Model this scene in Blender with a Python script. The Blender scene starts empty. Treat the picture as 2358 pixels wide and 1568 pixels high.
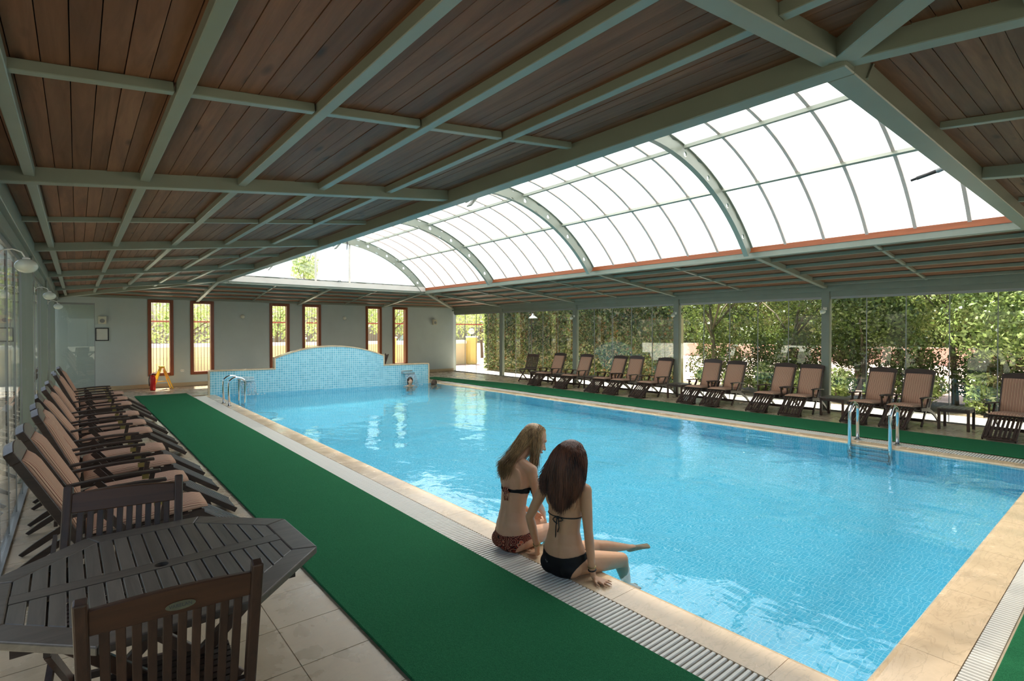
import bpy, bmesh, math, random
import numpy as np
from mathutils import Vector, Matrix

random.seed(7)
SC = bpy.context.scene
COL = SC.collection

# ------------------------------------------------------------------ camera
F_PX, YAW, PITCH = 1220.0, math.atan2(1002, 1220), math.radians(0.6)
cam_d = bpy.data.cameras.new('camera')
cam_d.sensor_width = 36.0
cam_d.lens = F_PX / 2358 * 36
cam_d.shift_y = -(21.5 - F_PX * math.tan(PITCH)) / 2358
cam_d.clip_start = 0.05
cam_d.clip_end = 400
cam = bpy.data.objects.new('camera', cam_d)
COL.objects.link(cam)
cam.location = (0, 0, 1.6)
cam.rotation_euler = (math.pi / 2 - PITCH, 0, -YAW)
SC.camera = cam

# ------------------------------------------------------------------ sky, sun, exposure
SUN_EL = math.radians(63)
world = bpy.data.worlds.new('sky')
SC.world = world
world.use_nodes = True
wn = world.node_tree.nodes
sky = wn.new('ShaderNodeTexSky')
sky.sky_type = 'NISHITA'
sky.sun_disc = False
sky.sun_elevation = SUN_EL
sky.sun_rotation = 0.0
sky.air_density = 1.0
sky.dust_density = 3.0
wn['Background'].inputs[1].default_value = 0.33
world.node_tree.links.new(sky.outputs[0], wn['Background'].inputs[0])

sun_d = bpy.data.lights.new('sun', 'SUN')
sun_d.energy = 22.0
sun_d.angle = math.radians(2.5)
sun_d.color = (1.0, 0.95, 0.86)
sun = bpy.data.objects.new('sun', sun_d)
COL.objects.link(sun)
sun.location = (5, 30, 40)
sun_dir = Vector((-0.06, -math.cos(SUN_EL), -math.sin(SUN_EL)))
sun.rotation_euler = sun_dir.to_track_quat('-Z', 'Y').to_euler()

SC.view_settings.view_transform = 'Standard'
SC.view_settings.look = 'None'
SC.view_settings.gamma = 1.0
SC.view_settings.use_curve_mapping = False
SC.view_settings.exposure = 0.15
SC.cycles.max_bounces = 10
SC.cycles.diffuse_bounces = 5
SC.cycles.glossy_bounces = 4
SC.cycles.transmission_bounces = 6
SC.cycles.transparent_max_bounces = 16
SC.cycles.sample_clamp_indirect = 8.0
SC.cycles.use_denoising = True


# ------------------------------------------------------------------ materials
def lin(r, g, b):
    def f(c):
        c /= 255.0
        return c / 12.92 if c <= 0.04045 else ((c + 0.055) / 1.055) ** 2.4
    return (f(r), f(g), f(b), 1.0)


class NT:
    """small node-tree writer"""
    def __init__(self, name):
        self.m = bpy.data.materials.new(name)
        self.m.use_nodes = True
        self.t = self.m.node_tree
        self.n = self.t.nodes
        self.p = self.n['Principled BSDF']
        self.out = self.n['Material Output']

    def add(self, typ, **kw):
        nd = self.n.new('ShaderNode' + typ)
        for k, v in kw.items():
            if k.startswith('i_'):
                key = k[2:]
                key = int(key) if key.isdigit() else key.replace('_', ' ')
                nd.inputs[key].default_value = v
            else:
                setattr(nd, k, v)
        return nd

    def link(self, a, b):
        self.t.links.new(a, b)

    def coord(self, kind='Object', scale=(1, 1, 1), rot=(0, 0, 0)):
        mp = self.add('Mapping')
        mp.inputs['Scale'].default_value = scale
        mp.inputs['Rotation'].default_value = rot
        if kind == 'World':
            g = self.add('NewGeometry')
            self.link(g.outputs['Position'], mp.inputs[0])
        else:
            g = self.add('TexCoord')
            self.link(g.outputs[kind], mp.inputs[0])
        return mp.outputs[0]

    def ramp(self, fac, stops):
        r = self.add('ValToRGB')
        els = r.color_ramp.elements
        while len(els) < len(stops):
            els.new(0.5)
        for e, (pos, c) in zip(els, stops):
            e.position = pos
            e.color = c if len(c) == 4 else (*c, 1)
        self.link(fac, r.inputs[0])
        return r.outputs[0]

    def noise(self, vec, scale, detail=4, rough=0.55, dist=0.0):
        nd = self.add('TexNoise', i_Scale=scale, i_Detail=detail, i_Roughness=rough, i_Distortion=dist)
        self.link(vec, nd.inputs['Vector'])
        return nd.outputs['Fac']

    def bump(self, h, strength=0.3, dist=0.01, normal=None):
        b = self.add('Bump', i_Strength=strength, i_Distance=dist)
        self.link(h, b.inputs['Height'])
        if normal is not None:
            self.link(normal, b.inputs['Normal'])
        return b.outputs[0]

    def mix(self, fac, a, b, mode='MIX'):
        m = self.add('Mix', data_type='RGBA', blend_type=mode)
        for sock, v in ((m.inputs[0], fac), (m.inputs[6], a), (m.inputs[7], b)):
            if hasattr(v, 'links') or hasattr(v, 'is_linked'):
                self.link(v, sock)
            else:
                sock.default_value = v
        return m.outputs[2]

    def math(self, op, a, b=None):
        m = self.add('Math', operation=op)
        for i, v in enumerate((a, b)):
            if v is None:
                continue
            if hasattr(v, 'is_linked'):
                self.link(v, m.inputs[i])
            else:
                m.inputs[i].default_value = v
        return m.outputs[0]

    def set(self, **kw):
        for k, v in kw.items():
            s = self.p.inputs[k.replace('_', ' ')]
            if hasattr(v, 'is_linked'):
                self.link(v, s)
            else:
                s.default_value = v
        return self


def plain(name, rgb, rough=0.5, var=0.08, scale=6.0, metal=0.0, bump=0.0, spec=0.5):
    t = NT(name)
    c = lin(*rgb)
    v = t.coord('Object')
    f = t.noise(v, scale)
    lo = tuple(max(0, x * (1 - var)) for x in c[:3])
    hi = tuple(min(1, x * (1 + var)) for x in c[:3])
    t.set(Base_Color=t.ramp(f, [(0.3, lo), (0.7, hi)]), Roughness=rough, Metallic=metal)
    t.p.inputs['Specular IOR Level'].default_value = spec
    if bump:
        t.set(Normal=t.bump(t.noise(v, scale * 8), bump, 0.004))
    return t.m


def wood(name, dark, light, axis='x', rough=0.5, kind='Object', scale=1.0, knots=False, rnd=0.0, spec=0.5):
    t = NT(name)
    sc = {'x': (0.7, 9, 9), 'y': (9, 0.7, 9), 'z': (9, 9, 0.7)}[axis]
    sc = tuple(s * scale for s in sc)
    v = t.coord(kind, sc)
    oi = t.add('ObjectInfo')
    add = t.add('VectorMath', operation='ADD')
    mul = t.add('VectorMath', operation='SCALE')
    comb = t.add('CombineXYZ')
    for i in range(3):
        t.link(oi.outputs['Random'], comb.inputs[i])
    t.link(comb.outputs[0], mul.inputs[0])
    mul.inputs['Scale'].default_value = 37.0
    t.link(v, add.inputs[0])
    t.link(mul.outputs[0], add.inputs[1])
    g = t.noise(add.outputs[0], 2.2, 6, 0.65, 0.6)
    f2 = t.noise(add.outputs[0], 0.5, 3, 0.5)
    col = t.ramp(g, [(0.28, lin(*dark)), (0.72, lin(*light))])
    col = t.mix(t.math('MULTIPLY', f2, 0.5), col, lin(*[c * 0.75 for c in dark]))
    if knots:
        sk = {'x': (2.2, 7, 7), 'y': (7, 2.2, 7), 'z': (7, 7, 2.2)}[axis]
        vk = t.coord(kind, sk)
        a2 = t.add('VectorMath', operation='ADD')
        t.link(vk, a2.inputs[0])
        t.link(mul.outputs[0], a2.inputs[1])
        vo = t.add('TexVoronoi', i_Scale=0.9)
        t.link(a2.outputs[0], vo.inputs['Vector'])
        kf = t.ramp(vo.outputs['Distance'], [(0.05, (1, 1, 1)), (0.16, (0, 0, 0))])
        col = t.mix(t.math('MULTIPLY', kf, 0.75), col, lin(*[c * 0.4 for c in dark]))
    if rnd:
        hsv = t.add('HueSaturation')
        t.link(col, hsv.inputs['Color'])
        mr = t.add('MapRange', i_3=1 - rnd, i_4=1 + rnd)
        t.link(oi.outputs['Random'], mr.inputs[0])
        t.link(mr.outputs[0], hsv.inputs['Value'])
        col = hsv.outputs[0]
    t.set(Base_Color=col, Roughness=rough, Normal=t.bump(g, 0.25, 0.003))
    t.p.inputs['Specular IOR Level'].default_value = spec
    return t.m


def stone(name, rgb, rough=0.35, blotch=0.15, scale=2.5, vein=0.0, wet=0.0):
    t = NT(name)
    v = t.coord('World')
    a = t.noise(v, scale, 6, 0.6, 0.4)
    b = t.noise(v, scale * 9, 4, 0.6)
    c = lin(*rgb)
    lo = tuple(x * (1 - blotch) for x in c[:3])
    hi = tuple(min(1, x * (1 + blotch * 0.6)) for x in c[:3])
    col = t.ramp(a, [(0.3, lo), (0.65, hi)])
    col = t.mix(t.math('MULTIPLY', b, 0.25), col, (*[x * 0.8 for x in c[:3]], 1))
    if vein:
        vv = t.coord('World', (1.2, 4.5, 1))
        f = t.noise(vv, 2.2, 5, 0.6, 1.6)
        f = t.ramp(f, [(0.47, (0, 0, 0)), (0.5, (1, 1, 1)), (0.53, (0, 0, 0))])
        col = t.mix(t.math('MULTIPLY', f, vein), col, (*[x * 0.55 for x in c[:3]], 1))
    r = t.ramp(a, [(0.35, (rough * 0.6,) * 3), (0.7, (min(1, rough * 1.5),) * 3)])
    if wet:                     # dried and wet splash marks with edges of their own
        wf = t.noise(t.coord('World'), 5.5, 3, 0.5, 0.3)
        wf = t.ramp(wf, [(0.60, (0, 0, 0)), (0.64, (1, 1, 1))])
        col = t.mix(t.math('MULTIPLY', wf, wet), col, (*[x * 0.45 for x in c[:3]], 1))
        r = t.mix(t.math('MULTIPLY', wf, 0.5), r, (0.18, 0.18, 0.18, 1))
    t.set(Base_Color=col, Roughness=r, Normal=t.bump(b, 0.12, 0.003))
    return t.m


def mosaic(name, rgb1, rgb2, grout, size, axes='xy'):
    """small glazed tiles on a world grid with recessed grout"""
    t = NT(name)
    sep = t.add('SeparateXYZ')
    t.link(t.coord('Object'), sep.inputs[0])
    geo = t.add('NewGeometry')
    tc = t.add('TexCoord')
    sn = t.add('SeparateXYZ')
    t.link(tc.outputs['Normal'], sn.inputs[0])
    X, Y, Z = sep.outputs
    nz = t.math('GREATER_THAN', t.math('ABSOLUTE', sn.outputs[2]), 0.5)
    nx = t.math('GREATER_THAN', t.math('ABSOLUTE', sn.outputs[0]), 0.5)

    def sel(f, a, b):
        m = t.add('Mix', data_type='FLOAT')
        t.link(f, m.inputs[0])
        t.link(b, m.inputs[2])
        t.link(a, m.inputs[3])
        return m.outputs[0]
    u = sel(nx, Y, X)
    w = sel(nz, Y, Z)
    fu = t.math('ABSOLUTE', t.math('SUBTRACT', t.math('FRACT', t.math('DIVIDE', u, size)), 0.5))
    fw = t.math('ABSOLUTE', t.math('SUBTRACT', t.math('FRACT', t.math('DIVIDE', w, size)), 0.5))
    mx = t.math('MAXIMUM', fu, fw)
    g = t.ramp(mx, [(0.42, (0, 0, 0)), (0.46, (1, 1, 1))])
    cx = t.add('CombineXYZ')
    t.link(t.math('FLOOR', t.math('DIVIDE', u, size)), cx.inputs[0])
    t.link(t.math('FLOOR', t.math('DIVIDE', w, size)), cx.inputs[1])
    wn_ = t.add('TexWhiteNoise')
    t.link(cx.outputs[0], wn_.inputs[0])
    col = t.mix(wn_.outputs[0], lin(*rgb1), lin(*rgb2))
    col = t.mix(g, col, lin(*grout))
    rg = t.ramp(g, [(0, (0.15,) * 3), (1, (0.7,) * 3)])
    inv = t.math('SUBTRACT', 1.0, g)
    t.set(Base_Color=col, Roughness=rg, Normal=t.bump(inv, 0.4, 0.002))
    return t.m


def glassy(name, tint=(0.9, 0.95, 0.93), ior=1.5, rough=0.0, gl=(1, 1, 1), base=0.0):
    """thin pane: clear straight transmission plus Fresnel reflection"""
    t = NT(name)
    tr = t.add('BsdfTransparent')
    tr.inputs[0].default_value = (*tint, 1)
    g = t.add('BsdfGlossy')
    g.inputs['Color'].default_value = (*gl, 1)
    g.inputs['Roughness'].default_value = rough
    lw = t.add('LayerWeight')
    lw.inputs['Blend'].default_value = 0.5
    f0 = ((ior - 1) / (ior + 1)) ** 2
    fac = t.math('ADD', f0 + base, t.math('MULTIPLY', 1 - f0, t.math('POWER', lw.outputs['Facing'], 5.0)))
    mx = t.add('MixShader')
    t.link(fac, mx.inputs[0])
    t.link(tr.outputs[0], mx.inputs[1])
    t.link(g.outputs[0], mx.inputs[2])
    t.link(mx.outputs[0], t.out.inputs[0])
    return t.m


def leafmat(name, c1, c2, trans=0.35):
    t = NT(name)
    v = t.coord('World')
    f = t.noise(v, 9.0, 3)
    f2 = t.noise(v, 1.1, 2)
    f = t.math('MULTIPLY', t.math('ADD', f, f2), 0.5)
    col = t.ramp(f, [(0.35, lin(*c1)), (0.65, lin(*c2))])
    d = t.add('BsdfDiffuse')
    tl = t.add('BsdfTranslucent')
    t.link(col, d.inputs[0])
    t.link(col, tl.inputs[0])
    m = t.add('MixShader')
    m.inputs[0].default_value = trans
    t.link(d.outputs[0], m.inputs[1])
    t.link(tl.outputs[0], m.inputs[2])
    gl = t.add('BsdfGlossy', i_Roughness=0.35)
    m2 = t.add('MixShader')
    m2.inputs[0].default_value = 0.05
    t.link(m.outputs[0], m2.inputs[1])
    t.link(gl.outputs[0], m2.inputs[2])
    t.link(m2.outputs[0], t.out.inputs[0])
    return t.m

M = {}
M['beam'] = plain('painted_steel', (130, 136, 122), 0.38, 0.05, 3.0)
M['beam_white'] = plain('white_painted_steel', (205, 198, 188), 0.4, 0.04, 3.0)
M['alu'] = plain('grey_aluminium', (142, 144, 142), 0.35, 0.04, 3.0, metal=0.35)
M['rib'] = plain('glazing_bar_bronze', (205, 184, 172), 0.45, 0.05)
M['board_y'] = wood('ceiling_board_along_room', (98, 63, 42), (144, 101, 73), 'y', 0.55, 'World', 0.8, True, 0.16, 0.2)
M['board_x'] = wood('ceiling_board_across_room', (98, 63, 42), (144, 101, 73), 'x', 0.55, 'World', 0.8, True, 0.16, 0.2)
M['sillwood'] = wood('orange_stained_wood', (150, 74, 36), (188, 104, 58), 'y', 0.45, 'World')
M['framewood'] = wood('window_frame_wood', (120, 58, 26), (160, 86, 44), 'z', 0.4, 'World')
M['teak'] = wood('dark_oiled_teak', (45, 33, 27), (76, 57, 47), 'x', 0.42, 'Object', 1.4, False, 0.18)
M['teak_y'] = wood('dark_oiled_teak_crosswise', (45, 33, 27), (76, 57, 47), 'y', 0.42, 'Object', 1.4, False, 0.18)
M['teak_z'] = wood('dark_oiled_teak_upright', (50, 34, 25), (84, 57, 41), 'z', 0.42, 'Object', 1.4, False, 0.18)
M['teak_grey'] = wood('weathered_grey_teak', (90, 82, 73), (126, 115, 103), 'y', 0.36, 'Object', 1.4, False, 0.12)
M['teak_greyx'] = wood('weathered_grey_teak_long', (86, 77, 68), (122, 110, 98), 'x', 0.36, 'Object', 1.4, False, 0.10)
M['brass'] = plain('dull_brass', (150, 136, 84), 0.4, 0.1, 8, metal=0.8)
M['chrome'] = plain('polished_stainless_steel', (208, 212, 214), 0.14, 0.03, 4, metal=1.0)
M['deck'] = stone('travertine_deck', (184, 165, 138), 0.30, 0.16, 2.6, 0.12, 0.16)
M['coping'] = stone('travertine_coping', (218, 190, 154), 0.22, 0.16, 3.2, 0.35)
M['grate'] = plain('white_plastic_grate', (224, 218, 206), 0.4, 0.05, 12)
M['trough'] = plain('dark_gutter', (60, 56, 52), 0.7, 0.1)
M['wall'] = plain('grey_blue_plaster', (184, 192, 187), 0.85, 0.04, 2.2, bump=0.15, spec=0.2)
M['skirting'] = stone('travertine_skirting', (186, 164, 128), 0.4, 0.15, 3.0)
M['white'] = plain('matt_white', (232, 230, 222), 0.45, 0.03)
M['opal'] = plain('opal_glass', (214, 216, 200), 0.22, 0.02)
M['dark'] = plain('dark_grey_plastic', (48, 46, 46), 0.5, 0.08)
M['black'] = plain('black_rubber', (18, 18, 19), 0.55, 0.1)
M['tile_pool'] = mosaic('pool_mosaic', (92, 196, 224), (112, 207, 231), (172, 228, 240), 0.034)
M['tile_fount'] = mosaic('fountain_mosaic', (112, 184, 204), (142, 206, 220), (226, 238, 236), 0.060)
M['glass'] = glassy('clear_wall_glass', (0.90, 0.93, 0.91), 1.5, 0.0, (1, 1, 1), 0.02)
M['yellow'] = plain('yellow_plastic', (248, 186, 24), 0.35, 0.05, 8)
M['red'] = plain('red_enamel', (186, 22, 20), 0.3, 0.05, 8)
M['paper'] = plain('printed_paper', (206, 204, 192), 0.7, 0.03)
M['cream'] = plain('cream_plastic', (200, 194, 172), 0.5, 0.03)
M['path'] = stone('pale_concrete_path', (226, 218, 204), 0.7, 0.08, 1.5)
M['yard'] = stone('dark_yard_concrete', (116, 110, 96), 0.8, 0.1, 1.5)  # concrete darkened to cut the light bouncing in from the left
M['paving'] = stone('reddish_paving', (214, 178, 162), 0.7, 0.12, 1.2)
M['soil'] = stone('dry_soil', (120, 104, 80), 0.9, 0.25, 2.0)
M['rendered'] = plain('cream_render', (214, 200, 160), 0.9, 0.07, 1.5, spec=0.2)
M['renderyellow'] = plain('yellow_render', (226, 204, 124), 0.9, 0.06, 1.5, spec=0.2)
M['redwood'] = plain('red_brown_rail', (150, 66, 48), 0.6, 0.1)
M['bark'] = wood('tree_bark', (88, 76, 62), (140, 126, 106), 'z', 0.9, 'World')
M['leaf'] = leafmat('mid_green_leaf', (66, 88, 40), (136, 154, 78))
M['leaf_dark'] = leafmat('ivy_leaf', (50, 70, 34), (112, 122, 58), 0.25)
M['leaf_light'] = leafmat('yellow_green_leaf', (128, 152, 74), (204, 214, 142), 0.45)
M['leaf_red'] = leafmat('rusty_leaf', (128, 84, 44), (168, 122, 66), 0.3)
M['carpaint'] = plain('silver_car_paint', (150, 168, 180), 0.25, 0.03, 2, metal=0.3)
M['carglass'] = plain('dark_car_glass', (40, 58, 66), 0.08, 0.03)


def mk_carpet():
    t = NT('green_synthetic_turf')
    v = t.coord('World')
    a = t.noise(v, 330.0, 2, 0.7)
    b = t.noise(v, 60.0, 4, 0.7)
    c = t.noise(v, 3.0, 3)
    col = t.ramp(a, [(0.3, lin(24, 78, 48)), (0.7, lin(56, 138, 90))])
    col = t.mix(t.math('MULTIPLY', c, 0.35), col, lin(36, 100, 64))
    t.set(Base_Color=col, Roughness=0.95, Normal=t.bump(a, 0.8, 0.006, t.bump(b, 0.9, 0.01)))
    t.p.inputs['Specular IOR Level'].default_value = 0.1
    return t.m


def mk_fabric():
    """cushion cloth: stripes across the width (local y)"""
    t = NT('striped_cushion_fabric')
    sep = t.add('SeparateXYZ')
    t.link(t.coord('Object'), sep.inputs[0])
    u = t.math('FRACT', t.math('MULTIPLY', t.math('ADD', sep.outputs[1], 0.5), 30.0))
    k = t.ramp(u, [(0.0, lin(206, 170, 142)), (0.34, lin(206, 170, 142)), (0.38, lin(116, 74, 60)), (0.52, lin(116, 74, 60)),
                   (0.56, lin(204, 170, 142)), (0.78, lin(200, 158, 134)), (0.82, lin(146, 98, 84)), (0.96, lin(146, 98, 84))])
    v = t.coord('Object')
    n = t.noise(v, 260, 2)
    big = t.noise(v, 5, 3)
    t.set(Base_Color=k, Roughness=0.9, Normal=t.bump(n, 0.3, 0.002, t.bump(big, 0.35, 0.03)))
    t.p.inputs['Specular IOR Level'].default_value = 0.15
    return t.m


def mk_water():
    t = NT('pool_water')
    v = t.coord('World', (1.0, 0.8, 1.0), (0, 0, 0.6))
    a = t.noise(v, 1.5, 2, 0.45, 0.5)
    b = t.noise(v, 6.5, 2, 0.5, 0.6)
    h = t.math('ADD', t.math('MULTIPLY', a, 1.0), t.math('MULTIPLY', b, 0.15))
    g = t.add('BsdfGlass', i_IOR=1.333, i_Roughness=0.0)
    g.inputs['Color'].default_value = (0.86, 0.97, 1.0, 1)
    t.link(t.bump(h, 0.5, 0.045), g.inputs['Normal'])
    t.link(g.outputs[0], t.out.inputs[0])
    return t.m


def mk_poly():
    t = NT('opal_polycarbonate')
    tl = t.add('BsdfTranslucent')
    v = t.coord('World')
    f = t.noise(v, 2.0, 4)
    t.link(t.ramp(f, [(0.3, (0.88, 0.93, 0.95)), (0.7, (0.97, 0.98, 0.98))]), tl.inputs[0])
    tr = t.add('BsdfTransparent')
    df = t.add('BsdfDiffuse')
    df.inputs[0].default_value = (0.8, 0.83, 0.84, 1)
    m1 = t.add('MixShader')
    m1.inputs[0].default_value = 0.24
    t.link(tl.outputs[0], m1.inputs[1])
    t.link(tr.outputs[0], m1.inputs[2])
    m2 = t.add('MixShader')
    m2.inputs[0].default_value = 0.53
    t.link(m1.outputs[0], m2.inputs[1])
    t.link(df.outputs[0], m2.inputs[2])
    t.link(m2.outputs[0], t.out.inputs[0])
    return t.m


def mk_fallwater():
    t = NT('falling_water')
    v = t.coord('Object', (22, 22, 3))
    f = t.noise(v, 2.0, 3)
    tr = t.add('BsdfTransparent')
    tr.inputs[0].default_value = (0.93, 0.97, 0.98, 1)
    df = t.add('BsdfTranslucent')
    df.inputs[0].default_value = (0.85, 0.93, 0.96, 1)
    gl = t.add('BsdfGlossy', i_Roughness=0.08)
    m1 = t.add('MixShader')
    m1.inputs[0].default_value = 0.4
    t.link(df.outputs[0], m1.inputs[1])
    t.link(gl.outputs[0], m1.inputs[2])
    m2 = t.add('MixShader')
    t.link(t.ramp(f, [(0.42, (0.06,) * 3), (0.62, (0.85,) * 3)]), m2.inputs[0])
    t.link(tr.outputs[0], m2.inputs[1])
    t.link(m1.outputs[0], m2.inputs[2])
    t.link(m2.outputs[0], t.out.inputs[0])
    return t.m


M['badge'] = plain('olive_badge_metal', (92, 88, 62), 0.5, 0.15, 40, metal=0.3)
M['emblem'] = plain('grey_emblem', (96, 96, 94), 0.6, 0.05)
M['carpet'] = mk_carpet()
M['fabric'] = mk_fabric()
M['water'] = mk_water()
M['poly'] = mk_poly()
M['fall'] = mk_fallwater()


# ------------------------------------------------------------------ mesh helpers
def V(*a):
    return Vector(a)


class MB:
    def __init__(self):
        self.v = []
        self.f = []

    def poly(self, pts, faces):
        o = len(self.v)
        self.v += [tuple(p) for p in pts]
        self.f += [tuple(i + o for i in f) for f in faces]
        return self

    def hexa(self, a, b):
        """two quads a (bottom, 4 pts ccw from above) and b (top)"""
        return self.poly(list(a) + list(b), [(3, 2, 1, 0), (4, 5, 6, 7), (0, 1, 5, 4), (1, 2, 6, 5), (2, 3, 7, 6), (3, 0, 4, 7)])

    def box(self, x0, x1, y0, y1, z0, z1):
        return self.hexa([(x0, y0, z0), (x1, y0, z0), (x1, y1, z0), (x0, y1, z0)],
                         [(x0, y0, z1), (x1, y0, z1), (x1, y1, z1), (x0, y1, z1)])

    def cbox(self, c, s):
        return self.box(c[0] - s[0] / 2, c[0] + s[0] / 2, c[1] - s[1] / 2, c[1] + s[1] / 2, c[2] - s[2] / 2, c[2] + s[2] / 2)

    def beam(self, p0, p1, w, h, up=(0, 0, 1), off=0.0):
        """bar from p0 to p1; w across, h along up; off shifts along up (0: centred)"""
        p0, p1, up = Vector(p0), Vector(p1), Vector(up)
        d = (p1 - p0).normalized()
        s = d.cross(up).normalized()
        u = s.cross(d).normalized()
        o0 = u * (off - h / 2)
        o1 = u * (off + h / 2)
        a = [p0 - s * w / 2 + o0, p0 + s * w / 2 + o0, p1 + s * w / 2 + o0, p1 - s * w / 2 + o0]
        b = [p0 - s * w / 2 + o1, p0 + s * w / 2 + o1, p1 + s * w / 2 + o1, p1 - s * w / 2 + o1]
        return self.hexa(a, b)

    def prism(self, poly, fn0, fn1):
        """polygon (list of 2-tuples) mapped by fn0 and fn1 to the two ends"""
        n = len(poly)
        pts = [fn0(*p) for p in poly] + [fn1(*p) for p in poly]
        fs = [tuple(range(n - 1, -1, -1)), tuple(range(n, 2 * n))]
        fs += [(i, (i + 1) % n, n + (i + 1) % n, n + i) for i in range(n)]
        return self.poly(pts, fs)

    def strip(self, left, right, fn0, fn1):
        """2-d strip between polylines left/right (same length), extruded between fn0 and fn1"""
        n = len(left)
        pts = []
        for l, r in zip(left, right):
            pts += [fn0(*l), fn0(*r), fn1(*l), fn1(*r)]
        fs = []
        for i in range(n - 1):
            a, b = 4 * i, 4 * i + 4
            fs += [(a, a + 1, b + 1, b), (a + 2, b + 2, b + 3, a + 3), (a, b, b + 2, a + 2), (a + 1, a + 3, b + 3, b + 1)]
        fs += [(0, 2, 3, 1), (4 * n - 4, 4 * n - 3, 4 * n - 1, 4 * n - 2)]
        return self.poly(pts, fs)

    def tube(self, pts, r, n=10, caps=True):
        pts = [Vector(p) for p in pts]
        rs = r if hasattr(r, '__len__') else [r] * len(pts)
        rings = []
        ref = None
        for i, p in enumerate(pts):
            d = (pts[min(i + 1, len(pts) - 1)] - pts[max(i - 1, 0)]).normalized()
            if ref is None:
                ref = d.orthogonal().normalized()
            s = (ref - d * ref.dot(d))
            s = s.normalized() if s.length > 1e-6 else d.orthogonal().normalized()
            ref = s
            t = d.cross(s)
            rings.append([p + (s * math.cos(2 * math.pi * k / n) + t * math.sin(2 * math.pi * k / n)) * rs[i] for k in range(n)])
        vs = [q for rg in rings for q in rg]
        fs = []
        for i in range(len(pts) - 1):
            for k in range(n):
                fs.append((i * n + k, i * n + (k + 1) % n, (i + 1) * n + (k + 1) % n, (i + 1) * n + k))
        if caps:
            fs.append(tuple(range(n - 1, -1, -1)))
            fs.append(tuple((len(pts) - 1) * n + k for k in range(n)))
        return self.poly(vs, fs)

    def lathe(self, prof, n=20, c=(0, 0, 0)):
        """prof: list of (r, z) bottom to top"""
        pts, fs = [], []
        for r, z in prof:
            for k in range(n):
                a = 2 * math.pi * k / n
                pts.append((c[0] + r * math.cos(a), c[1] + r * math.sin(a), c[2] + z))
        for i in range(len(prof) - 1):
            for k in range(n):
                fs.append((i * n + k, i * n + (k + 1) % n, (i + 1) * n + (k + 1) % n, (i + 1) * n + k))
        fs.append(tuple(range(n - 1, -1, -1)))
        fs.append(tuple((len(prof) - 1) * n + k for k in range(n)))
        return self.poly(pts, fs)

    def ball(self, c, r, n=20, m=12, flat=1.0):
        rr = r if hasattr(r, '__len__') else (r, r, r * flat)
        pts, fs = [], []
        for i in range(m + 1):
            th = math.pi * (i / m) * 0.996 + 0.002 * math.pi
            for k in range(n):
                a = 2 * math.pi * k / n
                pts.append((c[0] + rr[0] * math.sin(th) * math.cos(a), c[1] + rr[1] * math.sin(th) * math.sin(a), c[2] - rr[2] * math.cos(th)))
        for i in range(m):
            for k in range(n):
                fs.append((i * n + k, i * n + (k + 1) % n, (i + 1) * n + (k + 1) % n, (i + 1) * n + k))
        fs.append(tuple(range(n - 1, -1, -1)))
        fs.append(tuple(m * n + k for k in range(n)))
        return self.poly(pts, fs)

    def mesh(self, name, smooth=False):
        me = bpy.data.meshes.new(name)
        me.from_pydata(self.v, [], self.f)
        if smooth:
            me.shade_smooth()
        me.update()
        return me

    def build(self, name, m, parent=None, smooth=False, bevel=0.0, seg=1):
        me = self.mesh(name, smooth)
        me.materials.append(M[m] if isinstance(m, str) else m)
        return link(name, me, parent, bevel, seg)


def link(name, me, parent=None, bevel=0.0, seg=1):
    o = bpy.data.objects.new(name, me)
    COL.objects.link(o)
    if parent is not None:
        o.parent = parent
    if bevel:
        b = o.modifiers.new('bevel', 'BEVEL')
        b.width = bevel
        b.segments = seg
        b.limit_method = 'ANGLE'
        b.angle_limit = math.radians(35)
    return o


def tag(o, label=None, cat=None, group=None, kind=None):
    if label:
        o['label'] = label
    if cat:
        o['category'] = cat
    if group:
        o['group'] = group
    if kind:
        o['kind'] = kind
    return o


def empty(name, loc=(0, 0, 0), rz=0.0):
    o = bpy.data.objects.new(name, None)
    COL.objects.link(o)
    o.location = loc
    o.rotation_euler = (0, 0, rz)
    o.empty_display_size = 0.1
    return o


def copy_tree(o, parent=None):
    c = o.copy()
    COL.objects.link(c)
    c.parent = parent
    for ch in CH.get(o.name, list(o.children)):
        copy_tree(ch, c)
    return c


CH = {}


def cache_children(o):
    CH[o.name] = list(o.children)
    for c in o.children:
        cache_children(c)


def raw_mesh(name, verts, faces, m, parent=None, smooth=False):
    """numpy arrays of verts (n,3) and quads (k,4) or tris (k,3)"""
    me = bpy.data.meshes.new(name)
    verts = np.asarray(verts, np.float32)
    faces = np.asarray(faces, np.int32)
    k = faces.shape[1]
    me.vertices.add(len(verts))
    me.vertices.foreach_set('co', verts.ravel())
    me.loops.add(faces.size)
    me.loops.foreach_set('vertex_index', faces.ravel())
    me.polygons.add(len(faces))
    me.polygons.foreach_set('loop_start', np.arange(0, faces.size, k, dtype=np.int32))
    me.polygons.foreach_set('loop_total', np.full(len(faces), k, np.int32))
    me.update()
    me.validate()
    if smooth:
        me.shade_smooth()
    ms = m if isinstance(m, (list, tuple)) else [m]
    for x in ms:
        me.materials.append(M[x] if isinstance(x, str) else x)
    return link(name, me, parent)


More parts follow.
